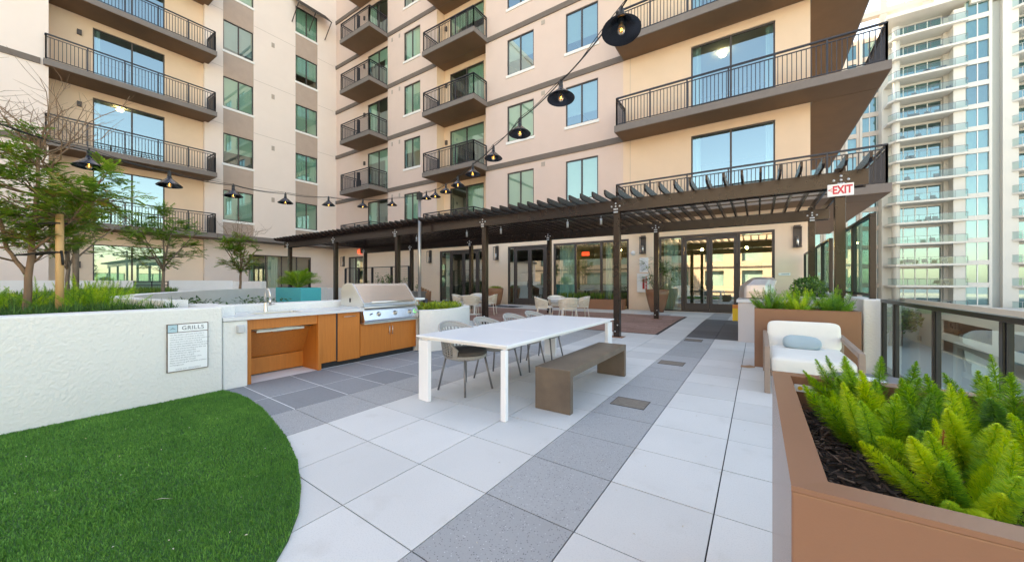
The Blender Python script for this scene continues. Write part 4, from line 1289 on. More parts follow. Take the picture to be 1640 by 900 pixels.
m = MB(); m.use("sign_white"); m.box((-4.46, 17.06, 1.80), (-4.08, 17.095, 2.46)); m.build("board", None, nb)
m = MB(); m.use("ink_pale")
for i in range(9): m.box((-4.42, 17.055, 2.38 - i * .06), (-4.42 + .3 * (.6 + .4 * ((i * 7) % 3) / 2), 17.0605, 2.392 - i * .06))
m.build("notice_text", None, nb)
fc = thing("fire_cabinet", "white fire extinguisher cabinet with red lettering beside the palm pot", "cabinet", (-4.28, 17.0, .9))
m = MB(); m.use("sign_white"); m.box((-4.54, 16.93, .9), (-4.04, 17.095, 1.74)); m.build("body", None, fc, bevel=.01)
m = MB(); m.use("red_paint"); m.tube([(-4.25, 16.94, 1.05), (-4.25, 16.94, 1.5)], .05, 12); m.build("extinguisher", None, fc)
m = MB(); m.use("red_paint"); m.box((-4.17, 16.925, 1.0), (-4.10, 16.93, 1.62)); m.build("red_strip", None, fc)
for i, ch in enumerate("FIRE"): text_obj("lettering", ch, .12, (-4.135, 16.922, 1.54 - i * .14), (R(90), 0, 0), "sign_white", fc)
wsn = MB(); wsn.use("sign_white"); wsn.box((.66, 17.07, 1.60), (1.02, 17.094, 1.70)); wsn.use("ink_pale"); wsn.box((.75, 17.067, 1.64), (.98, 17.0705, 1.66)); tag(wsn.build("room_sign"), "small white name plate on the wall right of the glass doors", "sign")

# teak barrel chair and stool
tc_ = thing("wooden_chair", "brown wooden slatted garden chair near the back wall behind the grill", "chair", (-12.85, 11.95, gz(12)))
z = gz(12)
m = MB(); m.use("teak")
for k in range(9):
    a = R(110 + k * 17); x, y = -12.85 + .33 * math.cos(a), 11.95 + .33 * math.sin(a)
    hh = 1.05 - .05 * abs(k - 4)
    m.bar((x, y, z + .35), (x - .04 * -math.cos(a), y + .05 * math.sin(a), z + hh), .10, .02, up=(math.cos(a), math.sin(a), 0))
m.build("backrest", None, tc_)
m = MB(); m.use("teak"); m.lathe([(.001, .36), (.34, .36), (.34, .40), (.001, .40)], (-12.85, 11.95, z), 20); m.build("seat", None, tc_)
for dx, dy in ((.22, .22), (.22, -.22), (-.22, .22), (-.22, -.22)):
    m = MB(); m.use("teak"); m.bar((-12.85 + dx, 11.95 + dy, z), (-12.85 + dx, 11.95 + dy, z + .36), .05); m.build("leg", None, tc_)
st = thing("wooden_stool", "low round wooden stool next to the garden chair behind the grill", "stool", (-11.9, 11.0, gz(11)))
z = gz(11)
m = MB(); m.use("teak"); m.lathe([(.001, .40), (.33, .40), (.34, .42), (.33, .45), (.001, .45)], (-11.9, 11.0, z), 24); m.build("seat", None, st)
for a in (20, 140, 260):
    m = MB(); m.use("teak"); m.bar((-11.9 + .16 * math.cos(R(a)), 11 + .16 * math.sin(R(a)), z + .41), (-11.9 + .27 * math.cos(R(a)), 11 + .27 * math.sin(R(a)), z), .06, .04); m.build("leg", None, st)
gb = MB(); gb.use("box_grey"); z = gz(10.9); gb.box((-12.9, 10.5, z), (-12.1, 11.2, z + .84)); gb.box((-12.94, 10.46, z + .84), (-12.06, 11.24, z + .90))
tag(gb.build("fire_table", None, None, bevel=.01), "dark grey square box table behind the hood of the grill", "table")

# cable railing with vine
cr = thing("cable_railing", "dark post and wire railing behind the pergola posts, against the wall", "railing", (-19.5, 13.6, .1))
for x in (-22.1, -20.7, -19.3, -17.5, -16.0):
    m = MB(); m.use("rail_metal"); m.box((x - .05, 13.55, .101), (x + .05, 13.65, 2.22)); m.build("post", None, cr)
m = MB(); m.use("rail_metal")
for i in range(17): m.tube([(-22.1, 13.6, .25 + i * .12), (-16.0, 13.6, .25 + i * .12)], .008, 4)
m.build("wire", None, cr)
m = MB(); m.use("rail_metal"); m.box((-22.1, 13.57, 2.221), (-16.0, 13.63, 2.26)); m.build("top_rail", None, cr)

def leaf_quad(mb, c, d, up, L_, W_):
    d = d.normalized(); s = d.cross(up)
    s = s.normalized() if s.length > 1e-4 else d.orthogonal().normalized()
    n = len(mb.v)
    mb.v.extend((tuple(c), tuple(c + d * L_ * .5 + s * W_ * .5), tuple(c + d * L_), tuple(c + d * L_ * .5 - s * W_ * .5)))
    mb.face((n, n + 1, n + 2, n + 3))
def rv(r, z=1): return Vector((r.uniform(-1, 1), r.uniform(-1, 1), r.uniform(-1, 1) * z))
r = random.Random(8)
vine = thing("climbing_vine", "sparse twining vine with small dark leaves climbing the wire railing", "vine", (-18, 13.55, .1))
m = MB(); m.use("bark_grey"); L = MB(); L.use("leaf_dark")
for k in range(16):
    p_ = Vector((r.uniform(-19.6, -15.8), 13.55, .2)); P = [p_.copy()]
    for i in range(14):
        p_ = p_ + Vector((r.uniform(-.16, .17), r.uniform(-.02, .02), r.uniform(.03, .17))); P.append(p_.copy())
        for q in range(9):
            L.tone = r.random(); leaf_quad(L, p_ + rv(r) * .12, rv(r), Vector((0, -1, .3)), r.uniform(.05, .10), .05)
    m.tube(P, .010, 4, caps=False)
m.build("stem", None, vine); L.build("foliage", None, vine)

# ================================================================== FOLIAGE BUILDERS
def frond(mb, base, d, length, rad, n, rg, tone, curl=.25, needle=1.0, nseg=1):
    """bottle brush frond of many needles"""
    base = Vector(base); d = Vector(d).normalized()
    side = d.orthogonal().normalized(); b2 = d.cross(side)
    bend = (Vector((0, 0, 1)) - d * d.z) * curl + (side * rg.uniform(-1, 1) + b2 * rg.uniform(-1, 1)) * .12
    def pos(t): return base + d * (length * t) + bend * (length * t * t * .5)
    mb.tone = tone * .6
    mb.tube([pos(i / 5) for i in range(6)], [.0035, .003, .0028, .0025, .002, .001], 4, caps=False)
    for i in range(n):
        t = .06 + .94 * (rg.random() ** .85)
        p_ = pos(t); dd = (pos(min(1, t + .02)) - pos(t - .02)).normalized()
        prof = min(1, (t + .05) * 3.2) * (1 - max(0, (t - .55) / .45) ** 1.9 * .92)
        a = rg.uniform(0, 2 * PI); s = dd.orthogonal().normalized(); u = dd.cross(s)
        rd = s * math.cos(a) + u * math.sin(a)
        nd = (rd + dd * rg.uniform(.25, .9)).normalized()
        k0 = rg.uniform(0, .72)
        q = p_ + rd * rad * prof * k0
        L_ = rad * prof * (1.05 - k0) * rg.uniform(.7, 1.1) * needle + .003
        w = nd.cross(rd).normalized() if nd.cross(rd).length > 1e-5 else s
        w = (w * rg.uniform(.5, 1) + rv(rg) * .4).normalized() * max(.0010, rad * .05)
        mb.tone = min(.93, max(0, tone + (t - .5) * .22 + rg.uniform(-.30, .24)))
        n0 = len(mb.v); tip = q + nd * L_
        mb.v.extend((tuple(q - w), tuple(q + w), tuple(tip))); mb.face((n0, n0 + 1, n0 + 2))
def fern_plant(name, label, c, nf, L0, L1, rad, nn, seed, group=None, spread=.75, tone=(.3, .85), sector=None):
    rg = random.Random(seed); mb = MB(); mb.use("fern")
    for i in range(nf):
        a = rg.uniform(0, 2 * PI) if sector is None else rg.uniform(*sector)
        tilt = rg.random() ** .7 * spread
        L_ = rg.uniform(L0, L1) * (1.05 - .25 * tilt)
        d = Vector((math.cos(a) * math.sin(tilt * 1.45), math.sin(a) * math.sin(tilt * 1.45), math.cos(tilt * 1.45)))
        b = Vector(c) + Vector((math.cos(a), math.sin(a), 0)) * rg.uniform(0, .06) * (L0 / .2)
        tn = rg.uniform(*tone)
        if rg.random() < .12: tn = max(0, tn - .35)
        frond(mb, b, d, L_, rad * rg.uniform(.7, 1.1), nn, rg, tn, curl=.35)
    o = mb.build(name); tag(o, label, "fern", group); return o

def blades(mb, x, y, z, n, h0, h1, rg, w=.004, spread=.5, tone=(0, 1)):
    for i in range(n):
        a = rg.uniform(0, 2 * PI); h = rg.uniform(h0, h1); sp = rg.random() * spread
        d = Vector((math.cos(a), math.sin(a), 0)); s = Vector((-d.y, d.x, 0)) * w
        p0 = Vector((x, y, z)) + d * rg.uniform(0, .02); p1 = p0 + d * h * sp * .35 + Vector((0, 0, h * .6)); p2 = p0 + d * h * sp + Vector((0, 0, h * (1 - .45 * sp)))
        mb.tone = rg.uniform(*tone)
        n0 = len(mb.v)
        mb.v.extend((tuple(p0 - s), tuple(p0 + s), tuple(p1 + s), tuple(p1 - s), tuple(p2)))
        mb.face((n0, n0 + 1, n0 + 2, n0 + 3)); mb.face((n0 + 3, n0 + 2, n0 + 4))

def tree(name, label, base, trunks, crown, ntw, nlf, seed, leafL=.075, bark="bark", twigs=None, leafmat="leaf", flat=.5, stemr=.035, tones=(0, 1), group=None, hole=.35):
    """trunks: list of polylines ; crown: list of (centre, radii, weight)"""
    rg = random.Random(seed); t = thing(name, label, "tree", base, group=group)
    tr = MB(); tr.use(bark); lf = MB(); lf.use(leafmat)
    for pts, r0, r1 in trunks:
        P = [Vector(p_) for p_ in pts]; n = len(P)
        P2 = []
        for a, b in zip(P[:-1], P[1:]):
            for j in range(4): P2.append(a.lerp(b, j / 4) + rv(rg) * .006)
        P2.append(P[-1])
        tr.tube(P2, [r0 + (r1 - r0) * i / (len(P2) - 1) for i in range(len(P2))], 9)
    ends = [[Vector(p_) for p_ in pts] for pts, _, _ in trunks]
    W = sum(c[2] for c in crown)
    for k in range(ntw):
        q = rg.random() * W
        for cc_, rr, w_ in crown:
            q -= w_
            if q <= 0: break
        while True:
            v_ = rv(rg)
            if hole < v_.length < 1: break
        tgt = Vector(cc_) + Vector((v_.x * rr[0], v_.y * rr[1], v_.z * rr[2]))
        # choose a start point: nearest upper trunk point that lies below the target
        best = None
        for pl in ends:
            for i in range(1, len(pl)):
                for j in (0, .5, 1):
                    p_ = pl[i - 1].lerp(pl[i], j)
                    if p_.z > tgt.z - .05: continue
                    d = (p_ - tgt).length + rg.random() * .25
                    if best is None or d < best[0]: best = (d, p_)
        if best is None: st_ = ends[0][-1]
        else: st_ = best[1]
        dist = (tgt - st_).length
        mid = st_.lerp(tgt, .5) + Vector((0, 0, -dist * .12)) + rv(rg) * dist * .10
        P = []
        for i in range(7):
            u = i / 6; P.append(st_ * (1 - u) ** 2 + mid * 2 * u * (1 - u) + tgt * u * u + rv(rg) * .008)
        tr.tube(P, [max(.0022, min(stemr * .4, dist * .014) * (1 - i / 7)) for i in range(7)], 5, caps=False)
        tn0 = rg.uniform(*tones)
        for s_ in range(nlf):
            u = rg.uniform(.45, 1.0); o_ = P[min(6, int(u * 6))] + rv(rg, .6) * dist * .10
            dr = (rv(rg, flat) + (tgt - st_).normalized() * .7).normalized()
            dr.z -= .12; RL = leafL * rg.uniform(1.6, 3.0)
            up_ = Vector((rg.uniform(-.35, .35), rg.uniform(-.35, .35), 1)).normalized()
            sd_ = dr.cross(up_).normalized()
            for q_ in range(6):                      # pinnate spray
                c_ = o_ + dr * RL * q_ / 6; c_.z -= .15 * RL * (q_ / 6) ** 2
                lf.tone = min(1, max(0, tn0 + rg.uniform(-.22, .22) + .10 * (q_ / 6)))
                for sg in (-1, 1):
                    leaf_quad(lf, c_, (sd_ * sg + dr * .75 + Vector((0, 0, -.12))), up_, leafL * rg.uniform(.75, 1.15), leafL * .36)
            tr.tone = .5
        # thin end twigs
    if twigs:
        for (c0_, c1_, n_) in twigs:
            for k in range(n_):
                p_ = Vector(c0_) + rv(rg) * .05; e_ = Vector(c1_) + Vector((rg.uniform(-1, 1) * .75, rg.uniform(-1, 1) * .75, rg.uniform(-.35, .3)))
                P = [p_]
                for i in range(1, 7): P.append(p_.lerp(e_, i / 6) + rv(rg) * .05)
                tr.tube(P, [.007 * (1 - i / 7) + .0015 for i in range(7)], 4, caps=False)
                for i in (2, 3, 4, 5):
                    for z_ in range(2):
                        e2 = P[i] + Vector((rg.uniform(-.35, .35), rg.uniform(-.35, .35), rg.uniform(.05, .35)))
                        tr.tube([P[i], P[i].lerp(e2, .5) + rv(rg) * .03, e2], [.0032, .0024, .0012], 3, caps=False)
    tr.build("trunk", None, t); lf.build("crown", None, t)
    return t

# ---- big tree of the near bed
B = (-7.29, .38)
tree("young_tree", "nearest young tree tied to a stake in the raised bed, with a feathery green crown", (B[0], B[1], .93),
     [([(B[0], B[1], .9), (B[0] + .01, B[1] + .02, 1.4), (B[0] + .05, B[1] + .05, 1.85), (B[0] + .10, B[1] + .08, 2.4), (B[0] + .02, B[1] + .1, 3.1)], .038, .014),
      ([(B[0] + .0, B[1] + .0, 1.45), (B[0] - .20, B[1] - .12, 1.75), (B[0] - .32, B[1] - .2, 2.3), (B[0] - .35, B[1] - .2, 2.9)], .024, .009),
      ([(B[0] + .03, B[1] + .03, 1.7), (B[0] + .38, B[1] + .32, 2.1), (B[0] + .75, B[1] + .5, 2.55)], .017, .008),
      ([(B[0] - .05, B[1] - .02, 1.5), (B[0] - .4, B[1] + .1, 1.62), (B[0] - .8, B[1] + .1, 2.0)], .015, .008)],
     [((-7.25, .40, 2.45), (.95, .95, .50), 3.2), ((-6.75, .85, 2.55), (.45, .6, .42), 1.1), ((-7.5, .1, 3.0), (.7, .6, .35), 1.3), ((-7.35, .3, 2.05), (.8, .8, .22), .8)],
     175, 8, 3, leafL=.066, twigs=[((B[0], B[1] + .1, 2.9), (B[0] + .02, B[1] + .1, 3.75), 12), ((B[0] + .1, B[1] + .2, 2.7), (B[0] + .55, B[1] + .5, 3.45), 5)], flat=.45, tones=(.3, .85))
t = thing("tree_stake", "pale timber stake tied to the nearest tree with black straps", "stake", (-6.83, .60, .93))
m = MB(); m.use("stake_wood"); m.tube([(-6.83, .60, .85), (-6.825, .60, 2.15)], .034, 14); m.build("pole", None, t)
m = MB(); m.use("strap_black")
for z in (1.70, 2.04):
    m.tube([(-6.80, .60, z), (-6.86, .66, z + .01), (-7.1, .55, z), (B[0] - .02, B[1] + .07, z - .02), (B[0] - .08, B[1] - .02, z - .02), (B[0] + .0, B[1] - .07, z - .03), (-7.0, .45, z - .01), (-6.82, .54, z), (-6.79, .60, z)], .011, 5)
m.tube([(-6.79, .61, 1.72), (-6.77, .62, 1.55)], .012, 5); m.build("strap", None, t)
# ---- small spreading trees
def small_tree(label, b, h, R_, seed, ntw, lean=1, bark="bark_grey", twigs=None, leafL=.075, tones=(.2, .8), zc=None):
    x, y, z = b; rg = random.Random(seed)
    tr = [([(x, y, z - .2), (x + .02, y, z + .35), (x + .04, y + .02, z + .75)], .045, .03)]
    for k in range(5):
        a = 2 * PI * k / 5 + rg.uniform(-.3, .3)
        tr.append(([(x + .03, y, z + .55 + .1 * (k % 2)), (x + math.cos(a) * R_ * .35, y + math.sin(a) * R_ * .35, z + h * .55), (x + math.cos(a) * R_ * .75, y + math.sin(a) * R_ * .75, z + h * .82)], .022, .009))
    tr.append(([(x + .04, y + .02, z + .7), (x, y, z + h * .9)], .025, .008))
    zc = zc or z + h * .72
    return tree("young_tree", label, b, tr, [((x, y, zc), (R_, R_, h * .33), 2), ((x, y, zc + h * .22), (R_ * .6, R_ * .6, h * .25), .8)], int(ntw * 1.1), 7, seed, leafL=leafL, bark=bark, twigs=twigs, flat=.4, tones=tones)
small_tree("second young tree from the left, thin and open, beside a grey stake in the bed", (-14.0, 1.35, 1.1), 2.35, 1.35, 21, 80, leafL=.085, tones=(.1, .6), zc=2.75)
m = MB(); m.use("bark_grey"); m.tube([(-13.7, 1.45, .9), (-13.7, 1.45, 3.0)], .055, 10); tag(m.build("tree_stake"), "grey round stake beside the second young tree", "stake")
small_tree("third young tree from the left with a wide flat crown before the wing balcony", (-14.1, 3.1, 1.1), 2.3, 1.15, 33, 95, leafL=.085, tones=(.2, .7), zc=2.55)
small_tree("fourth young tree from the left, small and yellow-green with bare twigs on top", (-15.15, 5.35, 1.1), 1.9, .75, 44, 60, bark="bark", leafL=.10, tones=(.45, .8), zc=2.35, twigs=[((-15.15, 5.35, 2.6), (-15.15, 5.35, 3.55), 12)])

# ---- grass and ferns of the raised bed
rg = random.Random(17); m = MB(); m.use("grass_blade")
for i in range(620):
    y = rg.uniform(-1.2, 1.45); x = -5.85 - 2.3 * rg.random() ** 1.3
    if y > 1.3 and x < -6.4: continue
    edge = (x > -6.4)
    blades(m, x, y, .90, 26, .12, .30 if edge else .22, rg, w=.0035, spread=1.15 if edge else .8, tone=(.0, .6))
for i in range(900):
    x = rg.uniform(-17.5, -8); y = rg.uniform(-.5, 1.2) + max(0, (-x - 9.5)) * .38
    blades(m, x, y, .92, 12, .12, .34, rg, w=.008, spread=.6, tone=(.2, 1))
tag(m.build("border_grass"), "arching green border grass filling the raised bed behind the stucco wall", "grass", kind="stuff")
k = 0
for (x, y, nf, tn) in [(-6.9, -.05, 12, (.4, .9)), (-7.2, .75, 13, (.3, .8)), (-7.7, .25, 12, (.3, .8)), (-8.0, 1.0, 13, (.5, .9)), (-8.7, .6, 13, (.4, .9)), (-9.4, 1.25, 13, (.5, .95)), (-10.6, 1.6, 14, (.3, .8)), (-6.75, .95, 9, (.3, .7))]:
    k += 1
    where = ["at the left picture edge", "right of the tree stake", "behind the tree stake", "left of the open thin tree", "in front of the open thin tree", "yellowest, right of the thin tree", "farthest, by the curved rim", "small, close to the wall corner"][k - 1]
    fern_plant("foxtail_fern", "lime green foxtail fern in the raised bed, " + where, (x, y, .90), nf + 6, .36, .58, .046, 420, 50 + k, "ferns in the raised bed", tone=tn)
# dark low shrubs in the sunken bed
rg = random.Random(4)
for j, (x, y, lb) in enumerate([(-9.6, 2.55, "low dark green shrub showing above the ledge, left one"), (-9.2, 3.6, "low dark green shrub showing above the ledge, right one")]):
    m = MB(); m.use("leaf_dark")
    for i in range(420):
        p_ = Vector((x, y, .80)) + Vector((rg.uniform(-.75, .75), rg.uniform(-.35, .35), rg.uniform(-.15, .20)))
        m.tone = rg.random() * .6; leaf_quad(m, p_, rv(rg, .5), Vector((0, 0, 1)) + rv(rg) * .5, rg.uniform(.07, .13), .04)
    tag(m.build("low_shrub"), lb, "shrub")

# turquoise planter with palm
tq = thing("turquoise_planter", "bright turquoise square planter holding a small palm behind the counter", "planter", (-13.2, 6.9, .0))
m = MB(); m.use("turquoise"); m.box((-14.25, 6.10, .02), (-12.47, 6.78, 1.165)); m.build("box", None, tq, bevel=.015)
m = MB(); m.use("soil"); m.box((-14.17, 6.18, 1.1), (-12.55, 6.7, 1.17)); m.build("soil", None, tq)
def palm(name, label, c, nfr, L0, seed, droop=.35, leaflet=.22, mtl="palm_leaf", up=.9):
    rg = random.Random(seed); m = MB(); m.use(mtl); c = Vector(c)
    for k in range(nfr):
        a = rg.uniform(0, 2 * PI); el = rg.uniform(.35, 1.0) * up
        d = Vector((math.cos(a) * math.cos(el * 1.45), math.sin(a) * math.cos(el * 1.45), math.sin(el * 1.45)))
        L_ = L0 * rg.uniform(.75, 1.1); tn = rg.uniform(.1, .9)
        def pos(t): return c + d * L_ * t + Vector((0, 0, -droop * L_ * t * t))
        m.tone = tn * .7; m.tube([pos(i / 5) for i in range(6)], [.009, .008, .007, .005, .004, .002], 4, caps=False)
        s = d.cross(Vector((0, 0, 1))).normalized()
        for i in range(24):
            t = .22 + .78 * i / 24; p_ = pos(t)
            for sg in (-1, 1):
                m.tone = min(1, tn + rg.uniform(-.15, .15))
                dd = (d * .9 + s * sg * .8 + Vector((0, 0, rg.uniform(-.1, .35)))).normalized()
                leaf_quad(m, p_, dd, Vector((0, 0, 1)) + s * sg * .4, leaflet * math.sin(PI * (.15 + .75 * t)) * rg.uniform(.85, 1.1), .016)
    return tag(m.build(name), label, "palm")
palm("small_palm", "bushy yellow-green palm growing in the turquoise planter", (-13.35, 6.45, 1.15), 34, .95, 5, leaflet=.32)
# lady palm in the tall pot
m = MB(); m.use("leaf_dark"); rg = random.Random(9); s_ = MB(); s_.use("bark_grey")
lady = thing("lady_palm", "dark green lady palm with fan leaves in the tall pot by the doors", "palm", (-3.5, 16.15, 1.0))
for k in range(30):
    a = rg.uniform(0, 2 * PI); rr = rg.uniform(.05, .75); h = rg.uniform(.35, 1.25)
    b_ = Vector((-3.5 + .1 * math.cos(a), 16.15 + .1 * math.sin(a), .95)); e_ = Vector((-3.5 + rr * math.cos(a), 16.15 + rr * .8 * math.sin(a), 1.15 + h - rr * .25))
    s_.tube([b_, b_.lerp(e_, .5) + Vector((0, 0, .15)), e_], [.008, .006, .004], 4, caps=False)
    for q in range(12):
        an = a + rg.uniform(-1.5, 1.5); dd = Vector((math.cos(an), math.sin(an), rg.uniform(-.5, .35)))
        m.tone = .3 + .7 * rg.random(); leaf_quad(m, e_, dd, Vector((0, 0, 1)), rg.uniform(.28, .45), .05)
m.build("foliage", None, lady); s_.build("stem", None, lady)
# plants in the long planter, far pot, round planter
m = MB(); m.use("grass_blade"); rg = random.Random(12)
for i in range(60): blades(m, rg.uniform(-8.35, -5.2), rg.uniform(16.35, 16.65), .54, 14, .2, .42, rg, w=.008, spread=.5, tone=(.3, 1))
tag(m.build("planter_grass"), "tufty green grass in the long planter under the shop window", "grass", kind="stuff")
m = MB(); m.use("leaf_lime")
for i in range(260):
    m.tone = rg.random(); leaf_quad(m, Vector((-12.05 + rg.uniform(-.3, .3), 16.3 + rg.uniform(-.3, .3), 1.0 + rg.uniform(0, .10))), rv(rg) + Vector((0, 0, .6)), Vector((0, 0, 1)) + rv(rg), .07, .04)
tag(m.build("pot_plant"), "little yellow-green plant in the pot behind the left round table", "plant")
m = MB(); m.use("leaf_lime")
for i in range(2600):
    a = rg.uniform(0, 2 * PI); q = math.sqrt(rg.random()); x = -5.95 + .52 * q * math.cos(a); y = 5.75 + .72 * q * math.sin(a)
    h = .78 + .05 * mnoise.noise(Vector((x * 6, y * 6, 0))) + rg.uniform(-.04, .09)
    m.tone = rg.random(); leaf_quad(m, Vector((x, y, h)), rv(rg) + Vector((0, 0, .5)), Vector((0, 0, 1)) + rv(rg), rg.uniform(.04, .08), .03)
tag(m.build("lime_plant"), "low yellow-green leafy plants filling the round white planter", "plant")

# parapets and patio walls on the left
pp = MB(); pp.use("white_plain"); pp.box((-24.2, -8, 0), (-23.95, 4.25, 1.42)); tag(pp.build("patio_wall", None, None), "straight white patio wall in front of the near wing, behind the trees", "wall")
pp = MB(); pp.use("white_plain"); pp.box((-24.2, 5.5, 0), (-23.95, 8.1, 1.44)); pp.box((-24.2, 8.1, 0), (-20.5, 8.35, 1.40)); tag(pp.build("patio_wall", None, None), "short white patio wall left of the turquoise planter", "wall")
pp = MB(); pp.use("white_plain"); pp.box((-24.0, 12.9, 0), (-16.9, 13.1, 1.0)); tag(pp.build("patio_wall", None, None), "low white wall between the corner pergola post and the inner corner", "wall")
pf = MB(); pf.use("rail_metal")
for z in (.9, 1.2, 1.38): pf.bar((-24.1, 4.25, z), (-24.1, 5.5, z), .04)
for y in (4.27, 4.9, 5.48): pf.bar((-24.1, y, 0), (-24.1, y, 1.4), .04)
tag(pf.build("patio_gate"), "small dark metal gate between two white patio walls", "gate")

# ================================================================== RIGHT SIDE
# stucco grill island with covered grill
isl = thing("grill_island", "pale pink stucco grill island with grey top left of the lounge chair planter", "counter", (0, 10.6, .05))
m = MB(); m.use("pink_stucco"); m.box((-.36, 9.60, 0), (.70, 12.2, .90)); m.build("base", None, isl, bevel=.01)
m = MB(); m.use("counter_stone"); m.box((-.39, 9.57, .902), (.70, 12.2, .965)); m.build("countertop", None, isl)
cg_ = MB(); cg_.use("grill_cover"); cg_.smooth = True
P0 = []
def cov(u, v):
    a = 2 * PI * u; w = [1.0, 1.0, .96, .80, .55, .001][v]; zz = [.967, 1.12, 1.26, 1.40, 1.45, 1.46][v]
    sx = math.copysign(abs(math.cos(a)) ** .5, math.cos(a)); sy = math.copysign(abs(math.sin(a)) ** .5, math.sin(a))
    return (.0 + .36 * sx * w + .02 * math.sin(a * 7) + (.1 if v > 2 else 0), 10.9 + .62 * sy * (w if v < 5 else w) + .02 * math.cos(a * 5), zz + .02 * math.sin(a * 3))
for v in range(5):
    for u in range(40):
        cg_.poly([cov(u / 40, v), cov((u + 1) / 40, v), cov((u + 1) / 40, v + 1), cov(u / 40, v + 1)])
tag(cg_.build("covered_grill"), "grill under a shiny wrinkled beige cover on the pink stucco island", "grill")
m = MB(); m.use("yellow_paint"); m.box((-.50, 10.3, .42), (-.365, 10.5, .72)); m.use("orange_paint"); m.box((-.50, 10.3, .72), (-.365, 10.5, .80)); m.use("sign_white"); m.box((-.505, 10.32, .50), (-.5, 10.48, .6))
tag(m.build("sticker_box"), "small yellow and orange box hung on the left side of the stucco island", "box")
bp = thing("bush_planter", "white stucco planter wall with a curved corner and a dark bush, by the glass screens", "planter", (1.0, 10.9, .05))
m = MB(); m.use("white_stucco")
ribbon(m, [tuple(q) for q in smooth_path([(.72, 12.3), (.76, 11.6), (.86, 10.9), (1.0, 10.45), (1.27, 10.3)])], .14, 0, 1.02); m.build("wall", None, bp)
m = MB(); m.use("soil"); m.prism([(.78, 12.3), (.82, 11.4), (.98, 10.6), (1.27, 10.35), (1.27, 12.3)], .3, .95); m.build("soil", None, bp)
m = MB(); m.use("leaf_dark"); rg = random.Random(77)
for i in range(3600):
    v_ = rv(rg)
    if v_.length > 1 or v_.length < .45: continue
    p_ = Vector((1.02 + .34 * v_.x, 11.3 + .85 * v_.y, 1.17 + .30 * v_.z + .06 * mnoise.noise(v_ * 4)))
    m.tone = rg.random(); leaf_quad(m, p_, rv(rg) + v_ * .6, Vector((0, 0, 1)) + rv(rg), rg.uniform(.05, .09), .035)
tag(m.build("dark_bush"), "dense dark green bush in the curved white planter by the glass screens", "bush")

# brown planter behind the lounge chair
bx = thing("brown_planter", "tall brown metal planter box behind the lounge chair", "planter", (.6, 7.4, 0))
def planter_box(x0, x1, y0, y1, zt, par, rim=.06, soil="soil", sz=.08):
    m = MB(); m.use("planter_brown")
    m.box((x0, y0, .0), (x1, y0 + .012, zt)); m.box((x0, y1 - .012, 0), (x1, y1, zt)); m.box((x0, y0 + .0125, 0), (x0 + .012, y1 - .0125, zt)); m.box((x1 - .012, y0 + .0125, 0), (x1, y1 - .0125, zt))
    m.build("side_panel", None, par, bevel=.003)
    m = MB(); m.use("planter_brown"); a, b = x0 - .001, x1 + .001; c, d = y0 - .001, y1 + .001
    z0_, z1_ = zt + .001, zt + .012; r_ = rim
    n = len(m.v)
    O = [(a, c), (b, c), (b, d), (a, d)]; I = [(a + r_, c + r_), (b - r_, c + r_), (b - r_, d - r_), (a + r_, d - r_)]
    for i in range(4):
        j = (i + 1) % 4
        m.poly([(*O[i], z1_), (*O[j], z1_), (*I[j], z1_ - .002), (*I[i], z1_ - .002)])
        m.poly([(*O[i], z0_), (*O[j], z0_), (*O[j], z1_), (*O[i], z1_)])
        m.poly([(*I[i], z1_ - .002), (*I[j], z1_ - .002), (*I[j], zt - .2), (*I[i], zt - .2)])
    m.build("rim", None, par)
    m = MB(); m.use("soil"); m.box((x0 + .014, y0 + .014, .1), (x1 - .014, y1 - .014, zt - sz)); m.build("soil", None, par)
planter_box(-.04, 1.22, 7.03, 7.75, .92, bx)
for i, (x, lb, tn) in enumerate([(.18, "dark green foxtail fern, left one in the planter behind the lounge chair", (.1, .55)), (.55, "yellow-green foxtail fern, middle one in the planter behind the lounge chair", (.45, .95)), (.95, "dark green foxtail fern, right one in the planter behind the lounge chair", (.1, .5))]):
    fern_plant("foxtail_fern", lb, (x, 7.28, .86), 46, .30, .46, .052, 300, 90 + i, "ferns behind the lounge chair", spread=.85, tone=tn)
m = MB(); m.use("rust_tile")
m.poly([(-.225, 6.86, .0035), (-.12, 6.84, .0035), (-.03, 6.92, .0035), (-.03, 7.03, .0035), (-.10, 7.10, .0035), (-.17, 7.02, .0035), (-.22, 7.03, .0035)])
struct(m, "rust_stain")

# lounge chair
lc = thing("lounge_chair", "low lounge chair with white cushions and brown-grey arms in front of the brown planter", "lounge chair", (.55, 6.1, 0))
for nm, x0, x1 in (("arm", .07, .13), ("arm", .93, .99)):
    m = MB(); m.use("lounge_frame")
    m.extrude([(x0, 5.42, 0), (x0, 5.48, 0), (x0, 5.54, .50), (x0, 6.70, .56), (x0, 6.76, 0), (x0, 6.82, 0), (x0, 6.80, .62), (x0, 5.50, .56)], (x1 - x0, 0, 0)); m.build(nm, None, lc, bevel=.01)
m = MB(); m.use("lounge_frame"); m.box((.135, 5.5, .20), (.925, 6.78, .26)); m.extrude([(.135, 6.62, .26), (.135, 6.68, .26), (.135, 6.86, .70), (.135, 6.82, .71)], (.79, 0, 0)); m.build("seat_frame", None, lc, bevel=.006)
m = MB(); m.use("cushion_white"); m.cushion((.53, 6.02, .345), (.80, 1.16, .21), n=16, puff=7, ze=.35); m.build("seat_cushion", None, lc)
m = MB(); m.use("cushion_white"); m.cushion((0, 0, 0), (.82, .20, .40), Matrix.Translation((.53, 6.62, .58)) @ Matrix.Rotation(R(-18), 4, 'X'), n=16, puff=4.5, ze=.28); m.build("back_cushion", None, lc)
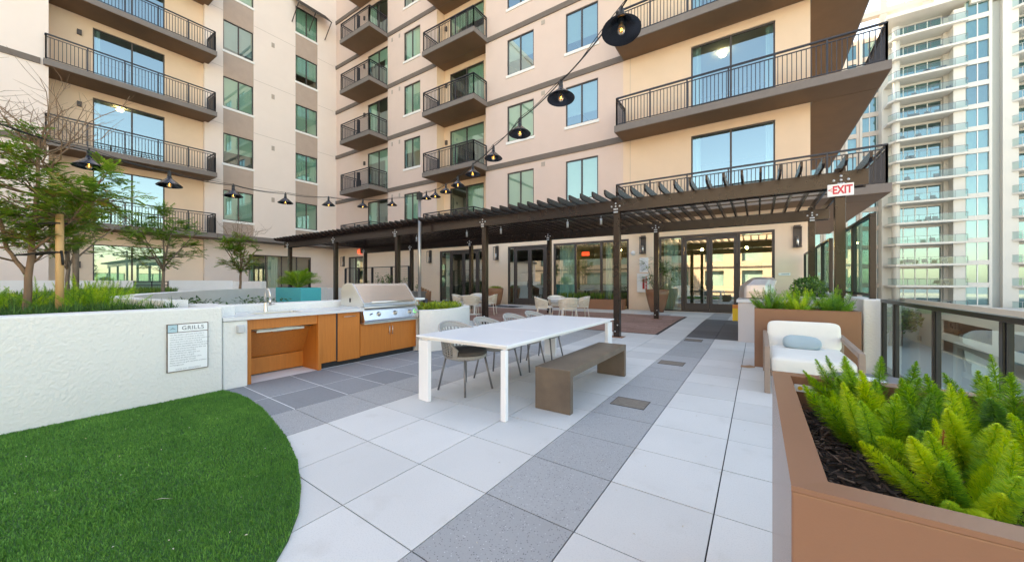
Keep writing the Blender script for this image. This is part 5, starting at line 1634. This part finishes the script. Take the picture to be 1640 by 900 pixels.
pl_ = MB(); pl_.use("pillow_blue"); pl_.cushion((0, 0, 0), (.42, .15, .20), Matrix.Translation((.50, 6.33, .52)) @ Matrix.Rotation(R(-30), 4, 'X') @ Matrix.Rotation(R(3), 4, 'Y'), n=16, puff=2.0)
tag(pl_.build("throw_pillow"), "pale blue oblong throw pillow lying on the lounge chair", "pillow")
# grey side table
sdt = thing("side_table", "small grey stone side table between lounge chair and front planter", "table", (.85, 4.4, 0))
m = MB(); m.use("box_grey"); m.prism(oval(.86, 4.45, .34, .34, 28)[:-1], .44, .48); m.build("tabletop", "box_grey", sdt, bevel=.005)
m = MB(); m.use("leg_grey"); m.tube([(.86, 4.45, 0), (.86, 4.45, .439)], .05, 14); m.tube([(.86, 4.45, 0), (.86, 4.45, .02)], .2, 20); m.build("pedestal", None, sdt)
mg = MB(); mg.use("sign_white"); mg.box((.72, 4.30, .482), (.92, 4.55, .492), Matrix.Translation((0, 0, 0))); tag(mg.build("magazine"), "white booklet lying on the small grey side table", "booklet")

# foreground planter
fp = thing("brown_planter", "large brown metal planter box in the right foreground filled with bark mulch", "planter", (.7, 1.5, 0))
FX0, FX1, FY0, FY1, FZ = .058, 1.42, .935, 2.10, .925
planter_box(FX0, FX1, FY0, FY1, FZ, fp, rim=.065, sz=.14)
m = MB(); m.use("sign_white"); m.box((.135, 2.028, .872), (.30, 2.0335, .902)); m.use("yellow_paint"); m.tube([(.155, 2.027, .887), (.155, 2.029, .887)], .009, 12); m.use("ink_pale"); m.box((.18, 2.0265, .883), (.28, 2.0279, .889)); m.build("maker_label", None, fp)
m = MB(); m.use("mulch"); rg = random.Random(31)
for i in range(5200):
    x = rg.uniform(FX0 + .06, FX1 - .06); y = rg.uniform(FY0 + .06, FY1 - .06)
    a = rg.uniform(0, PI); L_ = rg.uniform(.008, .040); W_ = rg.uniform(.003, .009); z = FZ - .135 + rg.random() * .028 + .015 * mnoise.noise(Vector((x * 5, y * 5, 0)))
    el = rg.gauss(0, .25); m.tone = rg.random() ** 1.3
    Mx = Matrix.Translation((x, y, z)) @ Matrix.Rotation(a, 4, 'Z') @ Matrix.Rotation(el, 4, 'Y') @ Matrix.Rotation(rg.gauss(0, .4), 4, 'X')
    m.box((-L_ / 2, -W_ / 2, -.0015), (L_ / 2, W_ / 2, .0015), Mx)
tag(m.build("bark_mulch"), "dark brown bark mulch chips filling the foreground planter", "mulch", kind="stuff")
plants = [((.33, 1.62, .78), 16, .20, .32, .038, "lime foxtail fern at the left of the foreground planter, beside the bare mulch", (.45, .9), 201),
          ((.42, 1.32, .78), 15, .16, .25, .034, "brightest foxtail fern, nearest the camera in the foreground planter", (.6, 1.0), 202),
          ((.50, 1.60, .78), 17, .20, .30, .040, "foxtail fern in the middle of the foreground planter, around the dead frond", (.4, .9), 203),
          ((.66, 1.45, .78), 18, .18, .29, .036, "green foxtail fern at the right side of the foreground planter, near the front rim", (.35, .85), 204),
          ((.38, 1.92, .78), 17, .22, .34, .038, "darker foxtail fern at the back rim of the foreground planter, left one", (.25, .65), 205),
          ((.70, 1.90, .78), 15, .24, .35, .042, "tall foxtail fern at the back rim of the foreground planter, middle one", (.2, .6), 206),
          ((.98, 1.80, .78), 16, .26, .40, .046, "tallest feathery foxtail fern at the back right of the foreground planter", (.15, .6), 207),
          ((1.15, 1.35, .78), 14, .26, .42, .044, "foxtail fern at the right end of the foreground planter", (.25, .75), 208)]
for c, nf, l0, l1, rd, lb, tn, sd_ in plants:
    fern_plant("foxtail_fern", lb, c, nf, l0, l1, rd * .92, 1350, sd_, "ferns in the foreground planter", spread=.82, tone=tn)
m = MB(); m.use("fern"); rg = random.Random(3)
frond(m, (.40, 1.46, .80), (.05, -.25, 1), .17, .013, 260, rg, 1.25, curl=.1); 
for p_ in range(len(m.t)): m.t[p_] = 1.0
tag(m.build("dead_frond"), "single brown dead frond standing among the green foreground ferns", "frond")

# low wall, railing and screens along the right edge
lw = MB(); lw.use("white_stucco"); lw.box((1.30, 7.38, 0), (1.52, 16.9, 1.10)); tag(lw.build("parapet_wall", None, None, bevel=.015), "low rough stucco parapet wall carrying the tall glass screens", "wall")
def glass_run(name, label, X, ys, z0, z1, post, gl, railh, cat):
    t = thing(name, label, cat, (X, ys[0], z0))
    for y in ys:
        m = MB(); m.use("rail_black"); m.box((X - post / 2, y - post / 2, z0), (X + post / 2, y + post / 2, z1)); m.build("post", None, t, bevel=.003)
    m = MB(); m.use("rail_black"); m.box((X - railh, min(ys) - post / 2, z1 + .001), (X + railh, max(ys) + post / 2, z1 + .045)); m.build("top_rail", None, t, bevel=.004)
    m = MB(); m.use("rail_black"); m.box((X - .02, min(ys), z0 + .04), (X + .02, max(ys), z0 + .08)); m.build("bottom_rail", None, t)
    for a, b in zip(ys[:-1], ys[1:]):
        m = MB(); m.use(gl); e = post / 2 + .012; a1, b1 = min(a, b) + e, max(a, b) - e
        m.poly([(X, a1, z0 + .08), (X, b1, z0 + .08), (X, b1, z1), (X, a1, z1)]); m.build("glass_panel", None, t)
        for q in (a1 - .006, b1 + .006):
            m = MB(); m.use("kick_black"); m.box((X - .014, q - .008, z0 + .08), (X + .014, q + .008, z1)); m.build("glass_channel", None, t)
glass_run("glass_railing", "black framed clear glass railing along the right edge of the terrace", 1.5, [7.3, 6.75, 5.45, 4.2, 2.95, 1.7, .45, -.8, -2.05, -3.3], 0, 1.06, .055, "rail_glass", .03, "railing")
glass_run("glass_screen", "tall green glass wind screen right of the exit sign post", 1.42, [7.5, 8.75, 10.1], 1.101, 2.33, .07, "screen_glass", .035, "glass screen")
glass_run("glass_screen", "tall green glass wind screen farther back behind the exit sign post", 1.42, [11.2, 12.5, 13.9, 15.3, 16.8], 1.101, 2.33, .07, "screen_glass", .035, "glass screen")

# drain covers in the speckled strip
for i, (x0, x1, y0, y1, lb) in enumerate([(-1.36, -1.0, 3.98, 4.28, "rusty brown drain cover in the grey strip, nearest the bench end"), (-1.38, -1.0, 6.4, 6.7, "rusty brown drain cover in the grey strip, middle one"), (-1.40, -1.04, 9.15, 9.45, "rusty brown drain cover in the grey strip, farthest before the dark tiles")]):
    m = MB(); m.use("drain"); z = gz(y0) + .0035
    m.poly([(x0, y0, z), (x1, y0, z), (x1, y1, gz(y1) + .0035), (x0, y1, gz(y1) + .0035)])
    m.use("joint_dark")
    for a, b in (((x0, y0), (x1, y0)), ((x0, y1), (x1, y1)), ((x0, y0), (x0, y1)), ((x1, y0), (x1, y1))):
        m.bar((a[0], a[1], gz(a[1]) + .001), (b[0], b[1], gz(b[1]) + .001), .005, .008)
    tag(m.build("drain_cover"), lb, "drain cover", "drain covers in the grey strip")

# ================================================================== CITY BEYOND
FH = 3.42; Z0 = .86; TY = 86.0
tw_ = thing("condo_tower", "tall white condominium tower with stacked glass balconies across the street", "tower", (30, 92, -7.7))
b = MB(); b.use("tower_white")
KS = list(range(-3, 13)); ZTOP = Z0 + FH * 12.6
def zf(k): return Z0 + FH * k
# masses
def wbox(x0, x1, y0, y1, z0, z1, mt="tower_white"): b.use(mt); b.box((x0, y0, z0), (x1, y1, z1))
wbox(25.5, 26.75, TY + .1, 100, -7.7, ZTOP); wbox(25.0, 25.5, TY + 2.0, 100, -7.7, ZTOP)
wbox(29.1, 29.4, TY + .1, 100, -7.7, ZTOP); wbox(29.4, 30.4, TY + .9, 100, -7.7, ZTOP, "tower_grey"); wbox(30.4, 31.9, TY + .1, 100, -7.7, ZTOP)
wbox(18.0, 19.6, TY + 2.8, 100, -7.7, ZTOP); wbox(36.5, 60, TY + .1, 100, -7.7, ZTOP)
wbox(31.9, 32.3, TY + 2.0, 100, -7.7, ZTOP)
b.build("wall", None, tw_)
c = MB(); c.use("tower_white"); c.tube([(19.3, TY + .9, -7.7), (19.3, TY + .9, ZTOP)], .5, 18); c.build("column", None, tw_)
rf = MB(); rf.use("tower_white"); rf.box((17.8, TY - 1.2, zf(12) + 2.9), (27.2, 100, zf(12) + 3.5)); rf.box((27.21, TY - .2, zf(12) + 2.2), (60, 100, zf(12) + 6)); rf.build("roof", None, tw_)
rf = MB(); rf.use("tower_pink")
for x in (8, 12.6, 17.4, 22.4): rf.box((x, TY + 1, zf(12) + 3.5), (x + .9, TY + 2, zf(12) + 9.0))
rf.box((7, TY + .8, zf(12) + 9.0), (24, TY + 2.2, zf(12) + 9.9)); rf.box((7, TY + .9, zf(12) + 5.2), (24, TY + 2.1, zf(12) + 5.9)); rf.box((7, TY + 8, zf(12) + 9.0), (24, TY + 9, zf(12) + 9.9))
for x in (8, 22): rf.box((x, TY + 2.2, zf(12) + 9.2), (x + .8, TY + 8, zf(12) + 9.8))
rf.build("roof_frame", None, tw_)
rt_ = random.Random(6)
for k in KS:
    z = zf(k)
    m = MB(); m.use("tower_white")
    m.prism([(18.2, TY + 2.75), (18.25, TY + .6), (19.0, TY - .6), (26.9, TY - .6), (26.9, TY + 2.75)], z - .32, z)
    s_ = m.build("balcony", None, tw_)
    g_ = MB(); g_.use("tower_rail")
    for (x0, y0), (x1, y1) in (((18.3, TY + .65), (19.05, TY - .5)), ((19.05, TY - .5), (26.8, TY - .5)), ((26.8, TY - .5), (26.8, TY + 2))):
        g_.poly([(x0, y0, z), (x1, y1, z), (x1, y1, z + 1.05), (x0, y0, z + 1.05)])
    g_.use("box_grey"); g_.bar((18.3, TY + .65, z + 1.07), (19.05, TY - .5, z + 1.07), .05); g_.bar((19.05, TY - .5, z + 1.07), (26.8, TY - .5, z + 1.07), .05); g_.bar((26.8, TY - .5, z + 1.07), (26.8, TY + 2, z + 1.07), .05)
    for i in range(7): g_.bar((19.05 + i * 1.29, TY - .5, z), (19.05 + i * 1.29, TY - .5, z + 1.05), .045)
    g_.build("balcony_railing", None, s_)
    # furniture on the balcony
    if rt_.random() < .8:
        f_ = MB(); f_.use("box_grey")
        for i in range(rt_.randint(1, 4)):
            x = rt_.uniform(19.6, 25.6); y = TY + .3
            f_.box((x, y, z + .25), (x + .6, y + .6, z + .42)); f_.box((x, y + .5, z + .42), (x + .6, y + .62, z + .85)); f_.box((x + .02, y + .02, z), (x + .1, y + .1, z + .25)); f_.box((x + .5, y + .02, z), (x + .58, y + .1, z + .25))
        f_.build("balcony_chairs", None, s_)
    w_ = MB(); w_.use("tower_glass")
    w_.poly([(19.6, TY + 2.8, z + .05), (25.0, TY + 2.8, z + .05), (25.0, TY + 2.8, z + 2.75), (19.6, TY + 2.8, z + 2.75)])
    w_.use(rt_.choice(["tower_curtain", "curtain", "inner_wall"])); w_.poly([(19.6, TY + 3.2, z), (25.0, TY + 3.2, z), (25.0, TY + 3.2, z + 3), (19.6, TY + 3.2, z + 3)])
    w_.use("sill_white")
    for x in (19.62, 20.6, 22.0, 23.4, 24.95): w_.box((x - .05, TY + 2.72, z), (x + .05, TY + 2.85, z + 2.8))
    w_.use("tower_white"); w_.box((19.6, TY + 2.6, z + 2.75), (25.0, TY + 3.3, z + FH - .33))
    w_.build("balcony_window", None, tw_)
    w_ = MB(); w_.use("tower_glass"); w_.poly([(26.9, TY + .35, z + .45), (29.1, TY + .35, z + .45), (29.1, TY + .35, z + 3.15), (26.9, TY + .35, z + 3.15)])
    w_.use(rt_.choice(["tower_curtain", "tower_curtain", "curtain", "inner_wall"])); w_.poly([(26.8, TY + .7, z + .3), (29.1, TY + .7, z + .3), (29.1, TY + .7, z + 3.3), (26.8, TY + .7, z + 3.3)])
    w_.use("sill_white"); w_.box((27.95, TY + .25, z + .45), (28.05, TY + .38, z + 3.15)); w_.use("tower_white"); w_.box((26.751, TY + .12, z - .27), (29.099, TY + .9, z + .45))
    w_.build("corner_window", None, tw_)
    m = MB(); m.use("tower_white"); m.prism([(30.9, TY + 2.75), (31.0, TY + .3), (32.0, TY - .6), (38, TY - .6), (38, TY + 2.75)], z - .32, z); s_ = m.build("balcony", None, tw_)
    g_ = MB(); g_.use("tower_rail")
    for (x0, y0), (x1, y1) in (((31.05, TY + .3), (32.0, TY - .5)), ((32.0, TY - .5), (38, TY - .5))): g_.poly([(x0, y0, z), (x1, y1, z), (x1, y1, z + 1.05), (x0, y0, z + 1.05)])
    g_.use("tower_grey"); g_.bar((31.05, TY + .3, z + 1.07), (32.0, TY - .5, z + 1.07), .05); g_.bar((32.0, TY - .5, z + 1.07), (38, TY - .5, z + 1.07), .05)
    for i in range(5): g_.bar((32 + i * 1.4, TY - .5, z), (32 + i * 1.4, TY - .5, z + 1.05), .045)
    g_.build("balcony_railing", None, s_)
    w_ = MB(); w_.use("tower_glass"); w_.poly([(32.3, TY + 2.5, z + .05), (36.5, TY + 2.5, z + .05), (36.5, TY + 2.5, z + 2.75), (32.3, TY + 2.5, z + 2.75)])
    w_.use("tower_curtain"); w_.poly([(32.3, TY + 3.0, z), (36.5, TY + 3.0, z), (36.5, TY + 3.0, z + 3), (32.3, TY + 3.0, z + 3)])
    w_.use("sill_white")
    for x in (32.35, 33.8, 35.2): w_.box((x - .05, TY + 2.42, z), (x + .05, TY + 2.55, z + 2.8))
    w_.use("tower_white"); w_.box((32.3, TY + 2.4, z + 2.75), (36.5, TY + 3.3, z + FH - .33)); w_.build("balcony_window", None, tw_)
# second block, set back on the left
ob = thing("condo_block", "pinkish white condominium block set back left of the balcony tower", "building", (12, 95, -7.7))
b = MB(); LY = TY + 5
cols = [(4.0, 6.6, 2), (7.4, 10.0, 2), (10.8, 12.9, 2), (13.9, 15.1, 1), (15.9, 18.8, 3)]
ops = []
for k in KS:
    for a, c_, n_ in cols: ops.append((a, c_, zf(k) + .35, zf(k) + 2.95))
b.use("tower_pink"); wall(b, MY(LY), 2, 19.0, -7.7, zf(12) + 3.4, ops, .25)
b.use("tower_white")
for a, c_, n_ in cols:
    b.box((a - .35, LY - .25, -7.7), (a - .05, LY - .002, zf(12) + 3.4))
b.box((2, LY + .5, zf(12) + 3.4), (19, 104, zf(12) + 4)); b.build("wall", None, ob)
for k in KS:
    w_ = MB()
    for a, c_, n_ in cols:
        w_.use("tower_glass"); w_.poly([(a, LY + .2, zf(k) + .35), (c_, LY + .2, zf(k) + .35), (c_, LY + .2, zf(k) + 2.95), (a, LY + .2, zf(k) + 2.95)])
    w_.use("sill_white")
    for a, c_, n_ in cols:
        for i in range(1, n_): w_.box((a + (c_ - a) * i / n_ - .05, LY + .1, zf(k) + .35), (a + (c_ - a) * i / n_ + .05, LY + .22, zf(k) + 2.95))
    w_.build("window_row", None, ob)
cu_ = MB(); cu_.use("tower_curtain"); cu_.poly([(3.5, LY + .6, -7.7), (19, LY + .6, -7.7), (19, LY + .6, zf(12) + 3.3), (3.5, LY + .6, zf(12) + 3.3)]); cu_.build("curtain", None, ob)
# parking deck below
pk = thing("parking_deck", "low white parking deck with dark open levels below the glass railing", "parking deck", (20, 60, -7.7))
b = MB(); b.use("tower_white")
def MXn(X): return lambda s, z, d: (X + d, s, z)
ops = [(y0, y1, z0_, z1_) for y0, y1 in ((34, 45.5), (46.5, 57.5), (58.6, 71.6)) for z0_, z1_ in ((-5.2, -3.5), (-7.6, -6.1))] + [(82, 84.5, -6.6, -3.4), (78, 80, -4.6, -3.2), (78, 80, -7.4, -6.6)]
wall(b, MXn(20), 24, 92, -7.7, -1.75, ops, .35)
b.box((20.001, 24, -1.75), (20.3, 92, -1.3)); b.poly([(20.3, 24, -2.4), (60, 24, -2.4), (60, 85, -2.4), (20.3, 85, -2.4)]); b.poly([(20, 24, -7.7), (60, 24, -7.7), (60, 24, -1.75), (20, 24, -1.75)])
b.build("wall", None, pk)
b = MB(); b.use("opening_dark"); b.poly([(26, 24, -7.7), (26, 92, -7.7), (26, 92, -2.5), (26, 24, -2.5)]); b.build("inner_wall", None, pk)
b = MB(); b.use("tower_grey")
for i in range(14): b.box((20.05, 82, -6.5 + i * .22), (20.2, 84.5, -6.38 + i * .22))
b.build("louvre", None, pk)
# trees on the street seen between the buildings
rg = random.Random(70)
for j in range(7):
    x = rg.uniform(6, 18); y = rg.uniform(70, 84); t = thing("street_tree", ["round green street tree standing in front of the far condominium block"][0], "tree", (x, y, -7.7), group="street trees before the far block")
    m = MB(); m.use("bark_grey"); m.tube([(x, y, -7.7), (x + .1, y, -5.5), (x, y, -4.2)], [.22, .16, .08], 7); m.build("trunk", None, t)
    m = MB(); m.use("leaf_dark")
    for i in range(900):
        v_ = rv(rg)
        if v_.length > 1: continue
        m.tone = rg.random(); leaf_quad(m, Vector((x + v_.x * 2.2, y + v_.y * 2.2, -4 + v_.z * 1.7)) , rv(rg), Vector((0, 0, 1)) + rv(rg), .55, .3)
    m.build("crown", None, t)
# block across the courtyard behind the camera (mirrored in the ground floor glass)
oc = thing("courtyard_block", "warm cream apartment block facing the terrace, mirrored in the entrance doors", "building", (-5, -30, -7.7))
b = MB(); b.use("stucco_cream_warmlit")
def MYn(Y): return lambda s, z, d: (s, Y - d, z)
ops = []
for k in range(-2, 4):
    for i in range(14): ops.append((-34 + i * 4.6, -31.6 + i * 4.6, .8 + k * 3.5, 3.0 + k * 3.5))
wall(b, MYn(-26), -38, 32, -7.7, 13.5, ops, .2)
b.box((-38, -42, 13.5), (32, -26, 14.3)); b.poly([(32, -26, -7.7), (32, -42, -7.7), (32, -42, 13.5), (32, -26, 13.5)]); b.poly([(-38, -26, -7.7), (-38, -26, 13.5), (-38, -42, 13.5), (-38, -42, -7.7)]); b.build("wall", None, oc)
b = MB(); b.use("tower_curtain"); b.poly([(-38, -26.5, -7.7), (32, -26.5, -7.7), (32, -26.5, 13.4), (-38, -26.5, 13.4)][::-1]); b.build("window_glass", None, oc)
b = MB(); b.use("band_brown")
for k in range(-2, 5): b.box((-38, -26, .1 + k * 3.5 - .2), (32, -25.9, .1 + k * 3.5))
b.build("facade_band", None, oc)
